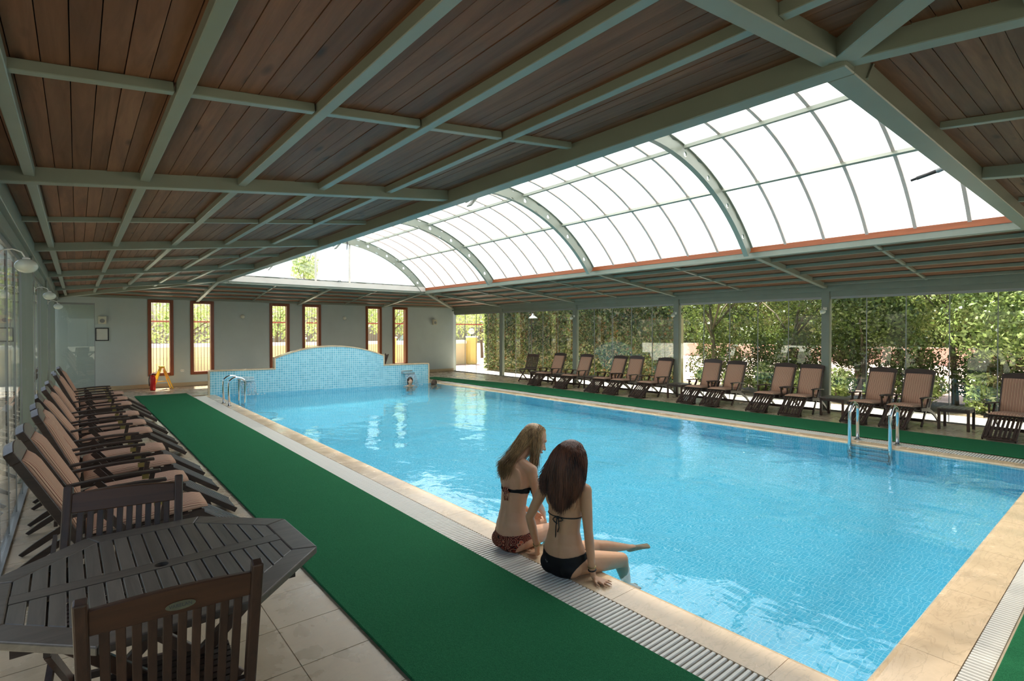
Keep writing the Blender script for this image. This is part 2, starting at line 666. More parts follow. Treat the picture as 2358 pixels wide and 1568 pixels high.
def text_mesh(name, body, size, extrude, m, parent=None):
    cu = bpy.data.curves.new('lettering', 'FONT')
    cu.body = body
    cu.size = size
    cu.align_x = 'CENTER'
    cu.align_y = 'CENTER'
    cu.extrude = extrude
    tmp = bpy.data.objects.new('lettering', cu)
    COL.objects.link(tmp)
    bpy.context.view_layer.update()
    dg = bpy.context.evaluated_depsgraph_get()
    me = bpy.data.meshes.new_from_object(tmp.evaluated_get(dg))
    bpy.data.objects.remove(tmp)
    bpy.data.curves.remove(cu)
    me.materials.clear()
    me.materials.append(M[m])
    return link(name, me, parent)

# ------------------------------------------------------------------ the building
XL, XR, YN, YB = -0.42, 11.70, -2.20, 17.95
BAYS = [0.955, 4.24, 7.68, 11.20, 14.81]        # rafters, posts and arches along the room
XBAYS = [2.74, 5.64, 8.61]
FL, FR = Vector((2.62, 15.15)), Vector((8.55, 14.40))   # face line of the fountain wall at the pool end
FDIR = (FR - FL).normalized()
FNRM = Vector((-FDIR.y, FDIR.x))                # pointing away from the pool


def struct(o):
    o['kind'] = 'structure'
    return o


# floor deck
fb = MB()
fb.box(XL - 0.25, 2.19, YN - 0.3, YB + 0.1, -0.25, -0.003)
fb.box(9.10, XR + 0.2, YN - 0.3, YB + 0.1, -0.25, -0.003)
fb.box(2.19, 9.10, YN - 0.3, 0.475, -0.25, -0.003)
a = FL - FDIR * 0.44 + FNRM * 0.02
b = FR + FDIR * 0.555 + FNRM * 0.02
fb.hexa([(2.19, a.y, -0.25), (9.10, b.y, -0.25), (9.10, YB + 0.1, -0.25), (2.19, YB + 0.1, -0.25)],
        [(2.19, a.y, -0.003), (9.10, b.y, -0.003), (9.10, YB + 0.1, -0.003), (2.19, YB + 0.1, -0.003)])
floor = struct(fb.build('floor', 'deck'))
tm = MB()
h_ = 0.1992
tm.hexa([(-h_, -h_, -0.01), (h_, -h_, -0.01), (h_, h_, -0.01), (-h_, h_, -0.01)],
        [(-h_ + .0015, -h_ + .0015, 0), (h_ - .0015, -h_ + .0015, 0), (h_ - .0015, h_ - .0015, 0), (-h_ + .0015, h_ - .0015, 0)])
tile_me = tm.mesh('tile')
tile_me.materials.append(M['deck'])
rt = random.Random(3)
for i in range(4):
    for j in range(41):
        o = link('tile', tile_me, floor)
        o.location = (1.02 - 0.4 * i, 1.58 + 0.4 * j, rt.uniform(-0.0008, 0.0012))
for i in range(3):
    for j in range(44):
        o = link('tile', tile_me, floor)
        o.location = (10.40 + 0.4 * i, 0.40 + 0.4 * j, rt.uniform(-0.0008, 0.0012))

# pool basin
pb = MB()
ring = [(2.70, 0.835), (8.60, 0.835), (8.60, FL.y + (8.60 - FL.x) * FDIR.y / FDIR.x - 0.004), (2.70, FL.y - 0.014)]
out = [(2.50, 0.635), (8.80, 0.635), (8.80, ring[2][1] + 0.2), (2.50, ring[3][1] + 0.2)]
D = -1.25
pts = [(x, y, -0.03) for x, y in ring] + [(x, y, D) for x, y in ring] + [(x, y, -0.03) for x, y in out] + [(x, y, D - 0.2) for x, y in out]
fs = [(4, 5, 6, 7)] + [(k, (k + 1) % 4, 4 + (k + 1) % 4, 4 + k) for k in range(4)]
fs += [(8 + k, 8 + (k + 1) % 4, (k + 1) % 4, k) for k in range(4)]
fs += [(12 + k, 12 + (k + 1) % 4, 8 + (k + 1) % 4, 8 + k) for k in range(4)] + [(15, 14, 13, 12)]
pb.poly(pts, fs)
struct(pb.build('pool_basin', 'tile_pool'))

wb = MB()
nx, ny = 2, 2
wb.poly([(ring[0][0], ring[0][1], -0.018), (ring[1][0], ring[1][1], -0.018), (ring[2][0], ring[2][1], -0.018), (ring[3][0], ring[3][1], -0.018)], [(0, 1, 2, 3)])
tag(wb.build('pool_water', 'water'), 'clear rippling blue water filling the indoor pool', 'water', kind='stuff')

# coping stones: laid as slabs along each side
rc = random.Random(5)


def coping(name, p0, p1, w, inward, first=0.55):
    """row of slabs from p0 to p1 (pool edge line); w outward width"""
    root = struct(empty(name))
    p0, p1, n = Vector(p0), Vector(p1), Vector(inward)
    L = (p1 - p0).length
    d = (p1 - p0).normalized()
    s = 0.0
    while s < L - 1e-4:
        e = min(L, s + (first if s == 0 else 0.92))
        g = 0.0012
        A, B = p0 + d * (s + g), p0 + d * (e - g)
        mb = MB()
        prof = [(0.004, -0.045), (-w, -0.045), (-w, 0.0), (-0.030, 0.002), (-0.008, -0.003), (0.002, -0.012), (0.004, -0.024)]
        mb.prism(prof, lambda u, z: (A.x + n.x * u, A.y + n.y * u, z), lambda u, z: (B.x + n.x * u, B.y + n.y * u, z))
        mb.build('coping_slab', 'coping', root)
        s = e
    return root


coping('trim_1', (2.70, 0.58), (2.70, 15.0), 0.25, (1, 0))
coping('trim_2', (2.7015, 0.835), (8.5985, 0.835), 0.255, (0, 1))
coping('trim_3', (8.60, 14.30), (8.60, 0.58), 0.22, (-1, 0))

# overflow grates
trough = MB()
trough.box(2.19, 2.45, 0.475, 14.95, -0.12, -0.06)
trough.box(2.45, 8.82, 0.475, 0.58, -0.12, -0.06)
trough.box(8.82, 9.10, 0.475, 14.35, -0.12, -0.06)
struct(trough.build('gutter_bottom', 'trough'))
PITCH_B = 0.030


def grate(label, x0, x1, y0, y1, along, limit):
    """bars across the channel; along = 'x' or 'y' is the channel's length"""
    root = tag(empty('overflow_grate', ((x0 + x1) / 2, (y0 + y1) / 2, 0)), label, 'grate')
    cx, cy = (x0 + x1) / 2, (y0 + y1) / 2
    ln = (x1 - x0) if along == 'y' else (y1 - y0)
    prof = [(-0.0105, -0.022), (0.0105, -0.022), (0.0105, -0.006), (0.007, -0.001), (-0.007, -0.001), (-0.0105, -0.006)]
    mb = MB()
    if along == 'y':
        mb.prism(prof, lambda u, z: (-ln / 2 + 0.004, u, z), lambda u, z: (ln / 2 - 0.004, u, z))
    else:
        mb.prism(prof, lambda u, z: (u, ln / 2 - 0.004, z), lambda u, z: (u, -ln / 2 + 0.004, z))
    me = mb.mesh('grate_bar')
    me.materials.append(M['grate'])
    n = int(((y1 - y0) if along == 'y' else (x1 - x0)) / PITCH_B)
    rest = MB()
    for k in range(n):
        c = (k + 0.5) * PITCH_B
        if k < limit:
            o = link('grate_bar', me, root)
            o.location = (0, y0 + c - cy, 0) if along == 'y' else (x0 + c - cx, 0, 0)
        else:
            rest.cbox((0, y0 + c - cy, -0.0115), (ln - 0.008, 0.021, 0.021))
    if rest.v:
        tag(rest.build('far_bars', 'grate', root), kind='stuff')
    rods = MB()
    for q in (-0.3, 0.0, 0.3):
        if along == 'y':
            rods.box(q * ln - 0.004, q * ln + 0.004, y0 - cy, y1 - cy, -0.032, -0.018)
        else:
            rods.box(x0 - cx, x1 - cx, q * ln - 0.004, q * ln + 0.004, -0.032, -0.018)
    rods.build('connecting_rod', 'grate', root)
    return root


grate('long white overflow grate between the green runner and the coping where two women sit', 2.19, 2.45, 0.475, 14.95, 'y', 300)
grate('short white overflow grate along the near end of the pool', 2.46, 8.82, 0.475, 0.58, 'x', 230)
grate('white overflow grate on the far side below the right row of loungers', 8.82, 9.10, 0.475, 14.35, 'y', 110)

# green runners
def runner(label, pts):
    c = Vector((sum(p[0] for p in pts) / len(pts), sum(p[1] for p in pts) / len(pts)))
    mb = MB()
    mb.prism([(p[0] - c.x, p[1] - c.y) for p in pts], lambda x, y: (x, y, 0.0), lambda x, y: (x, y, 0.016))
    o = mb.build('green_runner', 'carpet', bevel=0.005)
    o.location = (c.x, c.y, 0.003)
    return tag(o, label, 'carpet')


runner('green turf runner beside the left loungers and the wooden table', [(1.17, -2.0), (2.19, -2.0), (2.192, 4), (2.19, 9.0), (2.15, 15.72), (1.07, 15.80), (1.14, 9.5), (1.165, 5)])
runner('green turf runner in front of the right row of loungers', [(9.13, -2.0), (10.15, -2.0), (10.15, 8), (10.18, 12.2), (9.62, 15.95), (9.12, 15.75)])
runner('green turf runner beside the near short grate, bottom right corner', [(2.24, -0.6), (9.09, -0.6), (9.09, 0.462), (2.24, 0.462)])

# ---------------------------------------------------------------- back wall with six slit windows
WX = [1.84, 2.87, 5.05, 6.07, 8.28, 9.33]
WZ0, WZ1, WH = 0.33, 2.49, 0.305
wb = MB()
edges = [XL - 0.2]
for x in WX:
    edges += [x - WH + 0.04, x + WH - 0.04]
edges += [XR + 0.12]
for k in range(0, len(edges), 2):
    wb.box(edges[k], edges[k + 1], YB, YB + 0.22, -0.2, 2.66)
for x in WX:
    wb.box(x - WH + 0.04, x + WH - 0.04, YB, YB + 0.22, -0.2, WZ0 + 0.04)
    wb.box(x - WH + 0.04, x + WH - 0.04, YB, YB + 0.22, WZ1 - 0.04, 2.66)
struct(wb.build('wall_back', 'wall'))
sk = MB()
sk.box(XL, XR, YB - 0.022, YB, 0.0, 0.11)
struct(sk.build('baseboard_back', 'skirting', bevel=0.004))
for k, x in enumerate(WX):
    root = struct(empty('window_%d' % (k + 1), (x, YB, WZ0)))
    Hh = WZ1 - WZ0
    for x0, x1 in ((-WH, -WH + 0.085), (WH - 0.085, WH)):
        MB().box(x0, x1, -0.035, 0.16, 0, Hh).build('jamb', 'framewood', root, bevel=0.006)
    for z0, z1 in ((0, 0.085), (Hh - 0.085, Hh)):
        MB().box(-WH + 0.085, WH - 0.085, -0.034, 0.158, z0, z1).build('rail', 'framewood', root, bevel=0.006)
    MB().box(-WH + 0.085, WH - 0.085, 0.08, 0.088, 0.085, Hh - 0.085).build('pane', 'glass', root)
    for q in (-0.165, -0.082, 0.0, 0.082, 0.165):
        MB().tube([(q, 0.20, 0.0), (q, 0.20, Hh)], 0.006, 6).build('security_bar', 'redwood', root)

# ---------------------------------------------------------------- glass walls
GT = 2.29                                           # top of the glass


def glass_bay(n, p0, p1, count, post=True):
    """frameless folding glass from p0 to p1 on the floor, with floor rail, top track"""
    p0, p1 = Vector((*p0, 0)), Vector((*p1, 0))
    root = struct(empty('window_%d' % n, (p0 + p1) / 2, math.atan2(p1.y - p0.y, p1.x - p0.x)))
    L = (p1 - p0).length
    MB().box(-L / 2, L / 2, -0.03, 0.03, 0.0, 0.025).build('floor_rail', 'alu', root)
    MB().box(-L / 2, L / 2, -0.035, 0.035, GT, 2.40).build('top_track', 'beam', root)
    w = L / count
    for k in range(count):
        x0 = -L / 2 + k * w + 0.004
        x1 = x0 + w - 0.008
        MB().box(x0, x1, -0.005, 0.005, 0.03, GT - 0.004).build('pane', 'glass', root)
        if k:
            MB().box(x0 - 0.010, x0 + 0.002, -0.009, 0.009, 0.03, GT - 0.004).build('pane_seal', 'alu', root)
        MB().box(x0, x1, -0.012, 0.012, GT - 0.045, GT - 0.002).build('clamp_rail', 'alu', root)
    return root


def post(x, y, nm='trim_4'):
    mb = MB()
    mb.box(-0.06, 0.06, -0.075, 0.075, 0, 2.42)
    mb.box(-0.085, 0.085, -0.10, 0.10, 0, 0.012)
    o = struct(mb.build(nm, 'beam', bevel=0.004))
    o.location = (x, y, 0)


n = 7
ys = [YN] + BAYS + [YB]
for sx, sgn in ((XR, 1), (XL, -1)):
    for i in range(len(ys) - 1):
        y0, y1 = ys[i] + 0.08, ys[i + 1] - 0.08
        cnt = 5 if i in (1, 2, 3, 4) else 4
        if sgn > 0:
            glass_bay(n, (sx, y0), (sx, y1), cnt if i < 5 else 4)
        else:
            glass_bay(n, (sx, y0), (sx, y1), cnt)
        n += 1
    for y in BAYS:
        post(sx, y, 'trim_%d' % (4 if sgn > 0 else 5))
xs = [XL, 2.74, 5.64, 8.61, XR]
for i in range(4):
    glass_bay(n, (xs[i] + 0.08, YN), (xs[i + 1] - 0.08, YN), 4)
    n += 1
for x in (XL, 2.74, 5.64, 8.61, XR):
    post(x, YN, 'trim_6')
# folded glass leaf standing out from the left wall near the back
gl = struct(empty('window_%d' % n, (-0.40, 16.60, 0)))
MB().box(0.0, 0.74, -0.005, 0.005, 0.03, GT).build('pane', 'glass', gl)
MB().box(0.0, 0.74, -0.012, 0.012, GT - 0.045, GT).build('clamp_rail', 'alu', gl)
MB().box(0.732, 0.744, -0.008, 0.008, 0.03, GT).build('pane_seal', 'alu', gl)

# ---------------------------------------------------------------- ceiling
SL = 0.12
TTOP = 3.105


def zb(t):
    return 2.45 + SL * t


SLOPES = {
    'left': (lambda s, t, z: (XL + t, s, z), YN, YB, BAYS, True, 'board_y'),
    'right': (lambda s, t, z: (XR - t, s, z), YN, YB, BAYS, False, 'board_y'),
    'near': (lambda s, t, z: (s, YN + t, z), XL, XR, XBAYS, True, 'board_x'),
    'back': (lambda s, t, z: (s, YB - t, z), XL, XR, XBAYS, False, 'board_x'),
}
TP = [0.21, 0.77, 1.345, 1.92, 2.49]
rp = random.Random(11)
for side, (P, s0, s1, bays, detail, bm) in SLOPES.items():
    root = struct(empty('ceiling'))
    nb = 38
    w = TTOP / nb
    stuff = MB()
    cuts = [s0 - 1] + list(bays) + [s1 + 1]
    for k in range(nb):
        t0, t1 = k * w, (k + 1) * w - 0.0035
        for c in range(len(cuts) - 1):
            a0, a1 = max(cuts[c], s0 + t0), min(cuts[c + 1], s1 - t0)
            b0, b1 = max(cuts[c], s0 + t1), min(cuts[c + 1], s1 - t1)
            if a1 - a0 < 0.05 or b1 - b0 < 0.02:
                continue
            dz = rp.uniform(0, 0.004)
            z0, z1 = zb(t0) + 0.086 + dz, zb(t1) + 0.086 + dz
            bot = [P(a0, t0, z0), P(a1, t0, z0), P(b1, t1, z1), P(b0, t1, z1)]
            top = [P(a0, t0, z0 + 0.018), P(a1, t0, z0 + 0.018), P(b1, t1, z1 + 0.018), P(b0, t1, z1 + 0.018)]
            if side in ('right', 'near'):
                pass
            if detail:
                MB().hexa(bot, top).build('plank', bm, root)
            else:
                stuff.hexa(bot, top)
    if stuff.v:
        tag(stuff.build('plank', bm, root), kind='stuff')
    # roof deck above the boards
    q = [(s0, 0), (s1, 0), (s1 - TTOP, TTOP), (s0 + TTOP, TTOP)]
    MB().hexa([P(s, t, zb(t) + 0.120) for s, t in q], [P(s, t, zb(t) + 0.21) for s, t in q]).build('roof_deck', 'dark', root)
    up = (0, 0, 1)
    for s in bays:
        MB().beam(P(s, 0.02, zb(0.02)), P(s, TTOP, zb(TTOP)), 0.085, 0.100, up, 0.050).build('rafter', 'beam', root, bevel=0.004)
    # purlins between neighbouring rafters or hips
    stops = [s0] + list(bays) + [s1]
    for t in TP:
        for c in range(len(stops) - 1):
            lo = stops[c] + 0.0425 if c else s0 + t
            hi = stops[c + 1] - 0.0425 if c < len(stops) - 2 else s1 - t
            if c == 0 and stops[1] - 0.04 < lo:
                continue
            if hi - lo < 0.08:
                continue
            MB().beam(P(lo, t, zb(t)), P(hi, t, zb(t)), 0.052, 0.054, up, 0.034 + 0.027).build('purlin', 'beam', root, bevel=0.003)
    # thin cross members in the middle of each bay
    for c in range(len(bays) - 1):
        sm = (bays[c] + bays[c + 1]) / 2
        tt = [0.05] + TP + [TTOP]
        for i in range(len(tt) - 1):
            ta, tb = tt[i] + 0.026, tt[i + 1] - 0.026
            MB().beam(P(sm, ta, zb(ta)), P(sm, tb, zb(tb)), 0.045, 0.042, up, 0.046 + 0.021).build('cross_member', 'beam', root, bevel=0.003)
    # eaves plate above the glass or wall
    e0, e1 = (2.505, 0.03) if side == 'back' else (2.395, 0.075)
    MB().hexa([P(s0, -0.06, e0), P(s1, -0.06, e0), P(s1, e1, e0), P(s0, e1, e0)],
              [P(s0, -0.06, 2.545), P(s1, -0.06, 2.545), P(s1, e1, 2.545), P(s0, e1, 2.545)]).build('eaves_plate', 'beam', root, bevel=0.004)
for sx, sy, cx, cy in ((1, 1, XL, YN), (-1, 1, XR, YN), (1, -1, XL, YB), (-1, -1, XR, YB)):
    o = MB().beam((cx + sx * 0.05, cy + sy * 0.05, zb(0.05)), (cx + sx * TTOP, cy + sy * TTOP, zb(TTOP)), 0.11, 0.130, (0, 0, 1), 0.06).build('trim_7', 'beam', bevel=0.004)
    struct(o)

# ring beam round the skylight with an orange wooden kerb
RB0, RB1 = 2.795, 2.960
rX0, rX1, rY0, rY1 = 2.68, 8.67, 0.90, 14.87
bw = 0.12
ringroot = struct(empty('trim_8'))
for x0, x1, y0, y1 in ((rX0, rX0 + bw, rY0, rY1), (rX1 - bw, rX1, rY0, rY1), (rX0 + bw, rX1 - bw, rY0, rY0 + bw), (rX0 + bw, rX1 - bw, rY1 - bw, rY1)):
    MB().box(x0, x1, y0, y1, RB0, RB1).build('ring_beam', 'beam', ringroot, bevel=0.005)
for x0, x1 in ((rX0 + bw, rX0 + bw + 0.012), (rX1 - bw - 0.012, rX1 - bw)):
    MB().box(x0, x1, rY0 + bw, rY1 - bw, 2.885, 2.968).build('wooden_kerb', 'sillwood', ringroot)
MB().box(rX0 + bw, rX1 - bw, rY1 - bw - 0.03, rY1 - bw, 2.85, 2.99).build('white_kerb', 'beam_white', ringroot)

# ---------------------------------------------------------------- barrel vault skylight
VC = (5.675, 0.60)
RP = 3.735


def arc(r, a):
    return (VC[0] + r * math.sin(a), VC[1] + r * math.cos(a))


ASP = math.acos((2.955 - VC[1]) / RP)
vault = struct(empty('ceiling'))


def arch(y):
    """perforated steel arch: web with round holes and a flange on each edge"""
    mb = MB()
    r0, r1, th = 3.520, 3.71, 0.024
    a0 = math.acos((2.88 - VC[1]) / 3.62)
    cells = 10
    K = 16
    hr = 0.038
    for c in range(cells):
        aa, ab = -a0 + 2 * a0 * c / cells, -a0 + 2 * a0 * (c + 1) / cells
        am = (aa + ab) / 2
        rm = (r0 + r1) / 2
        hw, hh = (ab - aa) / 2 * rm, (r1 - r0) / 2
        outer, inner = [], []
        for k in range(K):
            an = 2 * math.pi * (k + 0.5) / K
            cs, sn = math.cos(an), math.sin(an)
            # square boundary point in cell space
            m = max(abs(cs), abs(sn))
            outer.append((am + cs / m * (ab - aa) / 2, rm + sn / m * hh))
            inner.append((am + hr * cs / rm, rm + hr * sn))
        pts = []
        for dy in (-th / 2, th / 2):
            for a_, r_ in outer + inner:
                x, z = arc(r_, a_)
                pts.append((x, y + dy, z))
        fs = []
        for k in range(K):
            k2 = (k + 1) % K
            fs.append((k, k2, K + k2, K + k))
            fs.append((2 * K + k2, 2 * K + k, 3 * K + k, 3 * K + k2))
            fs.append((K + k, K + k2, 3 * K + k2, 3 * K + k))
        mb.poly(pts, fs)
    N = 40
    an = [-a0 + 2 * a0 * i / N for i in range(N + 1)]
    for ra, rb in ((r0 - 0.012, r0), (r1, r1 + 0.012)):
        mb.strip([arc(ra, a) for a in an], [arc(rb, a) for a in an], lambda x, z: (x, y - 0.04, z), lambda x, z: (x, y + 0.04, z))
    mb.build('arch', 'beam', vault)


AY = [0.93, 4.24, 7.68, 11.20, 14.74]
for y in AY:
    arch(y)
ANG = [-ASP, -math.radians(31.5), -math.radians(14), math.radians(14), math.radians(31.5), ASP]
for a in ANG[1:-1]:
    for i in range(4):
        y0, y1 = AY[i] + 0.04, AY[i + 1] - 0.04
        x0, z0 = arc(3.675, a)
        MB().beam((x0, y0, z0), (x0, y1, z0), 0.035, 0.055, (math.sin(a), 0, math.cos(a))).build('vault_purlin', 'beam', vault)
rib_me = None
pane_me = {}
ribs_y = []
for i in range(4):
    stp = (AY[i + 1] - AY[i]) / 6
    for k in range(6):
        ribs_y.append((AY[i] + stp * k, stp, k))
N = 30
an = [-ASP + 2 * ASP * i / N for i in range(N + 1)]
mb = MB()
mb.strip([arc(3.705, a) for a in an], [arc(3.73, a) for a in an], lambda x, z: (x, -0.020, z), lambda x, z: (x, 0.020, z))
rib_me = mb.mesh('glazing_rib')
rib_me.materials.append(M['rib'])
for y, stp, k in ribs_y:
    if k:
        o = link('glazing_rib', rib_me, vault)
        o.location = (0, y, 0)
    key = round(stp, 3)
    if key not in pane_me:
        lst = []
        for j in range(5):
            seg = 5
            aa = [ANG[j] + 0.0015 + (ANG[j + 1] - ANG[j] - 0.003) * q / seg for q in range(seg + 1)]
            mb = MB()
            pts = []
            for a in aa:
                x, z = arc(RP, a)
                pts += [(x, 0.004, z), (x, stp - 0.004, z)]
            mb.poly(pts, [(2 * q, 2 * q + 2, 2 * q + 3, 2 * q + 1) for q in range(seg)])
            me = mb.mesh('skylight_pane', True)
            me.materials.append(M['poly'])
            lst.append(me)
        pane_me[key] = lst
    for me in pane_me[key]:
        o = link('skylight_pane', me, vault)
        o.location = (0, y, 0)
# glazed gable ends
for yg in (0.90, 14.80):
    NS = 24
    for xa, xb in ((VC[0] - 2.87, 5.12), (5.12, 6.09), (6.09, VC[0] + 2.87)):
        xs_ = [xa + 0.02 + (xb - xa - 0.04) * i / NS for i in range(NS + 1)]
        up_ = [(x, max(2.97, VC[1] + math.sqrt(max(0, 3.72 ** 2 - (x - VC[0]) ** 2)))) for x in xs_]
        dn_ = [(x, 2.96) for x in xs_]
        mb = MB()
        mb.strip(dn_, up_, lambda x, z: (x, yg, z), lambda x, z: (x, yg + 0.006, z))
        mb.build('gable_pane', 'glass', vault)
    for xm in (5.12, 6.09):
        MB().box(xm - 0.02, xm + 0.02, yg - 0.025, yg + 0.03, 2.955, VC[1] + math.sqrt(3.70 ** 2 - (xm - VC[0]) ** 2)).build('mullion', 'beam_white', vault)

# ------------------------------------------------------------------ fountain wall at the pool end
ft = empty('fountain_wall', (FL.x, FL.y, 0), math.atan2(FDIR.y, FDIR.x))
tag(ft, 'blue mosaic fountain wall with arched top and travertine cap at pool end', 'fountain')
prof = [(-0.03, -0.9), (5.88, -0.9), (5.88, 0.575), (4.455, 0.575), (4.455, 0.865)]
NA = 26
U0, U1, ZE, ZC = 1.497, 4.455, 0.885, 1.185
half = (U1 - U0) / 2
sag = ZC - ZE
R_ = (half * half + sag * sag) / (2 * sag)
arcp = []
for i in range(NA + 1):
    u = U1 - (U1 - U0) * i / NA
    arcp.append((u, ZC - R_ + math.sqrt(R_ * R_ - (u - (U0 + U1) / 2) ** 2)))
prof = [(-0.03, -0.9), (5.88, -0.9), (5.88, 0.575), (4.455, 0.575)] + [(u, z - 0.022) for u, z in arcp] + [(1.497, 0.575), (-0.03, 0.575)]
TH = 0.24
MB().prism(prof, lambda u, z: (u, TH, z), lambda u, z: (u, 0.0, z)).build('mosaic_face', 'tile_fount', ft)
cap = [(-0.06, 0.572), (1.475, 0.572)]


def capstrip(lo, hi, nm='cap_stone'):
    mb = MB()
    mb.strip(lo, hi, lambda u, z: (u, -0.012, z), lambda u, z: (u, TH + 0.02, z))
    mb.build(nm, 'coping', ft)


capstrip([(-0.055, 0.574), (1.4965, 0.574)], [(-0.055, 0.606), (1.4965, 0.606)])
capstrip([(4.4555, 0.574), (5.905, 0.574)], [(4.4555, 0.606), (5.905, 0.606)])
capstrip([(u, z - 0.023) for u, z in arcp], [(u, z + 0.010) for u, z in arcp])
capstrip([(1.464, 0.607), (1.464, 0.900)], [(1.496, 0.607), (1.496, 0.870)])
capstrip([(4.456, 0.607), (4.456, 0.870)], [(4.488, 0.607), (4.488, 0.900)])
MB().box(-0.075, -0.031, -0.015, TH + 0.015, -0.02, 0.573).build('end_slab', 'coping', ft)
MB().box(5.881, 5.92, -0.015, TH + 0.015, -0.02, 0.573).build('end_slab', 'coping', ft)


def spout(u, label, lab2):
    o = empty('water_spout', (FL.x + FDIR.x * u, FL.y + FDIR.y * u, 0.33), math.atan2(FDIR.y, FDIR.x))
    tag(o, label, 'spout')
    mb = MB()
    n = 10
    top = [(-0.005 - 0.24 * i / n, 0.055 - 0.035 * (i / n) ** 2) for i in range(n + 1)]
    bot = [(y, z - 0.026) for y, z in top]
    mb.strip(top, bot, lambda y, z: (-0.165, y, z), lambda y, z: (0.165, y, z))
    mb.build('blade', 'chrome', o, bevel=0.003)
    MB().box(-0.18, 0.18, -0.012, -0.001, -0.02, 0.075).build('wall_plate', 'chrome', o, bevel=0.003)
    # falling sheet of water
    w = empty('falling_water', (FL.x + FDIR.x * u, FL.y + FDIR.y * u, -0.018), math.atan2(FDIR.y, FDIR.x))
    tag(w, lab2, 'water', kind='stuff')
    mb = MB()
    rr = random.Random(int(u * 10))
    for s in range(46):
        x = -0.155 + 0.31 * s / 45
        dx = rr.uniform(-0.02, 0.02) + (x * 0.25)
        rad = rr.uniform(0.0025, 0.0065)
        pts = []
        for i in range(8):
            q = i / 7
            pts.append((x + dx * q * q, -0.25 - 0.19 * q + rr.uniform(-0.004, 0.004), 0.335 * (1 - q * q)))
        mb.tube(pts, [rad * (1 - 0.4 * abs(i / 7 - 0.5)) for i in range(8)], 5)
    mb.build('water_sheet', 'fall', w, smooth=True)
    mb = MB()
    for s in range(90):
        an, r = rr.uniform(0, 6.28), abs(rr.gauss(0, 0.11))
        mb.ball((math.cos(an) * r * 1.7, -0.45 + math.sin(an) * r * 0.7, rr.uniform(0.0, 0.02)), rr.uniform(0.004, 0.016), 6, 4, 0.5)
    mb.build('foam', 'white', w, smooth=True)
    return o


spout(0.80, 'stainless steel blade spout on fountain wall beside the left pool ladder', 'sheet of water falling from the left blade spout')
spout(5.18, 'stainless steel blade spout at the right end of the fountain wall', 'sheet of water falling from the right blade spout on a bather')


# ------------------------------------------------------------------ pool ladders
def ladder(label, x_deck, sgn, y0, y1, zt):
    """two bent rails from deck over the coping into the water; sgn +1: pool lies towards +x"""
    o = tag(empty('pool_ladder', (x_deck, (y0 + y1) / 2, 0)), label, 'ladder')
    hw = (y1 - y0) / 2
    for s in (-1, 1):
        pts = [(0, s * hw, 0.0), (0, s * hw, zt - 0.13)]
        for i in range(1, 12):
            a = math.pi * i / 12
            pts.append((sgn * (0.16 - 0.16 * math.cos(a)), s * hw, zt - 0.13 + 0.13 * math.sin(a)))
        pts += [(sgn * 0.32, s * hw, zt - 0.13), (sgn * 0.325, s * hw, -0.95)]
        MB().tube(pts, 0.024, 12).build('rail', 'chrome', o, smooth=True)
        MB().lathe([(0.05, 0.001), (0.05, 0.008), (0.03, 0.016)], 16, (0, s * hw, 0)).build('flange', 'chrome', o, smooth=False)
    for k in range(4):
        z = -0.10 - 0.24 * k
        MB().box(sgn * 0.29, sgn * 0.37, -hw, hw, z - 0.012, z + 0.012).build('tread', 'chrome', o, bevel=0.004) if sgn > 0 else \
            MB().box(-0.37, -0.29, -hw, hw, z - 0.012, z + 0.012).build('tread', 'chrome', o, bevel=0.004)
    return o


ladder('stainless steel pool ladder in front of the right loungers', 8.885, -1, 2.30, 2.79, 0.56)
ladder('stainless steel pool ladder beside the fountain wall at the left far corner', 2.50, 1, 12.55, 13.10, 0.60)


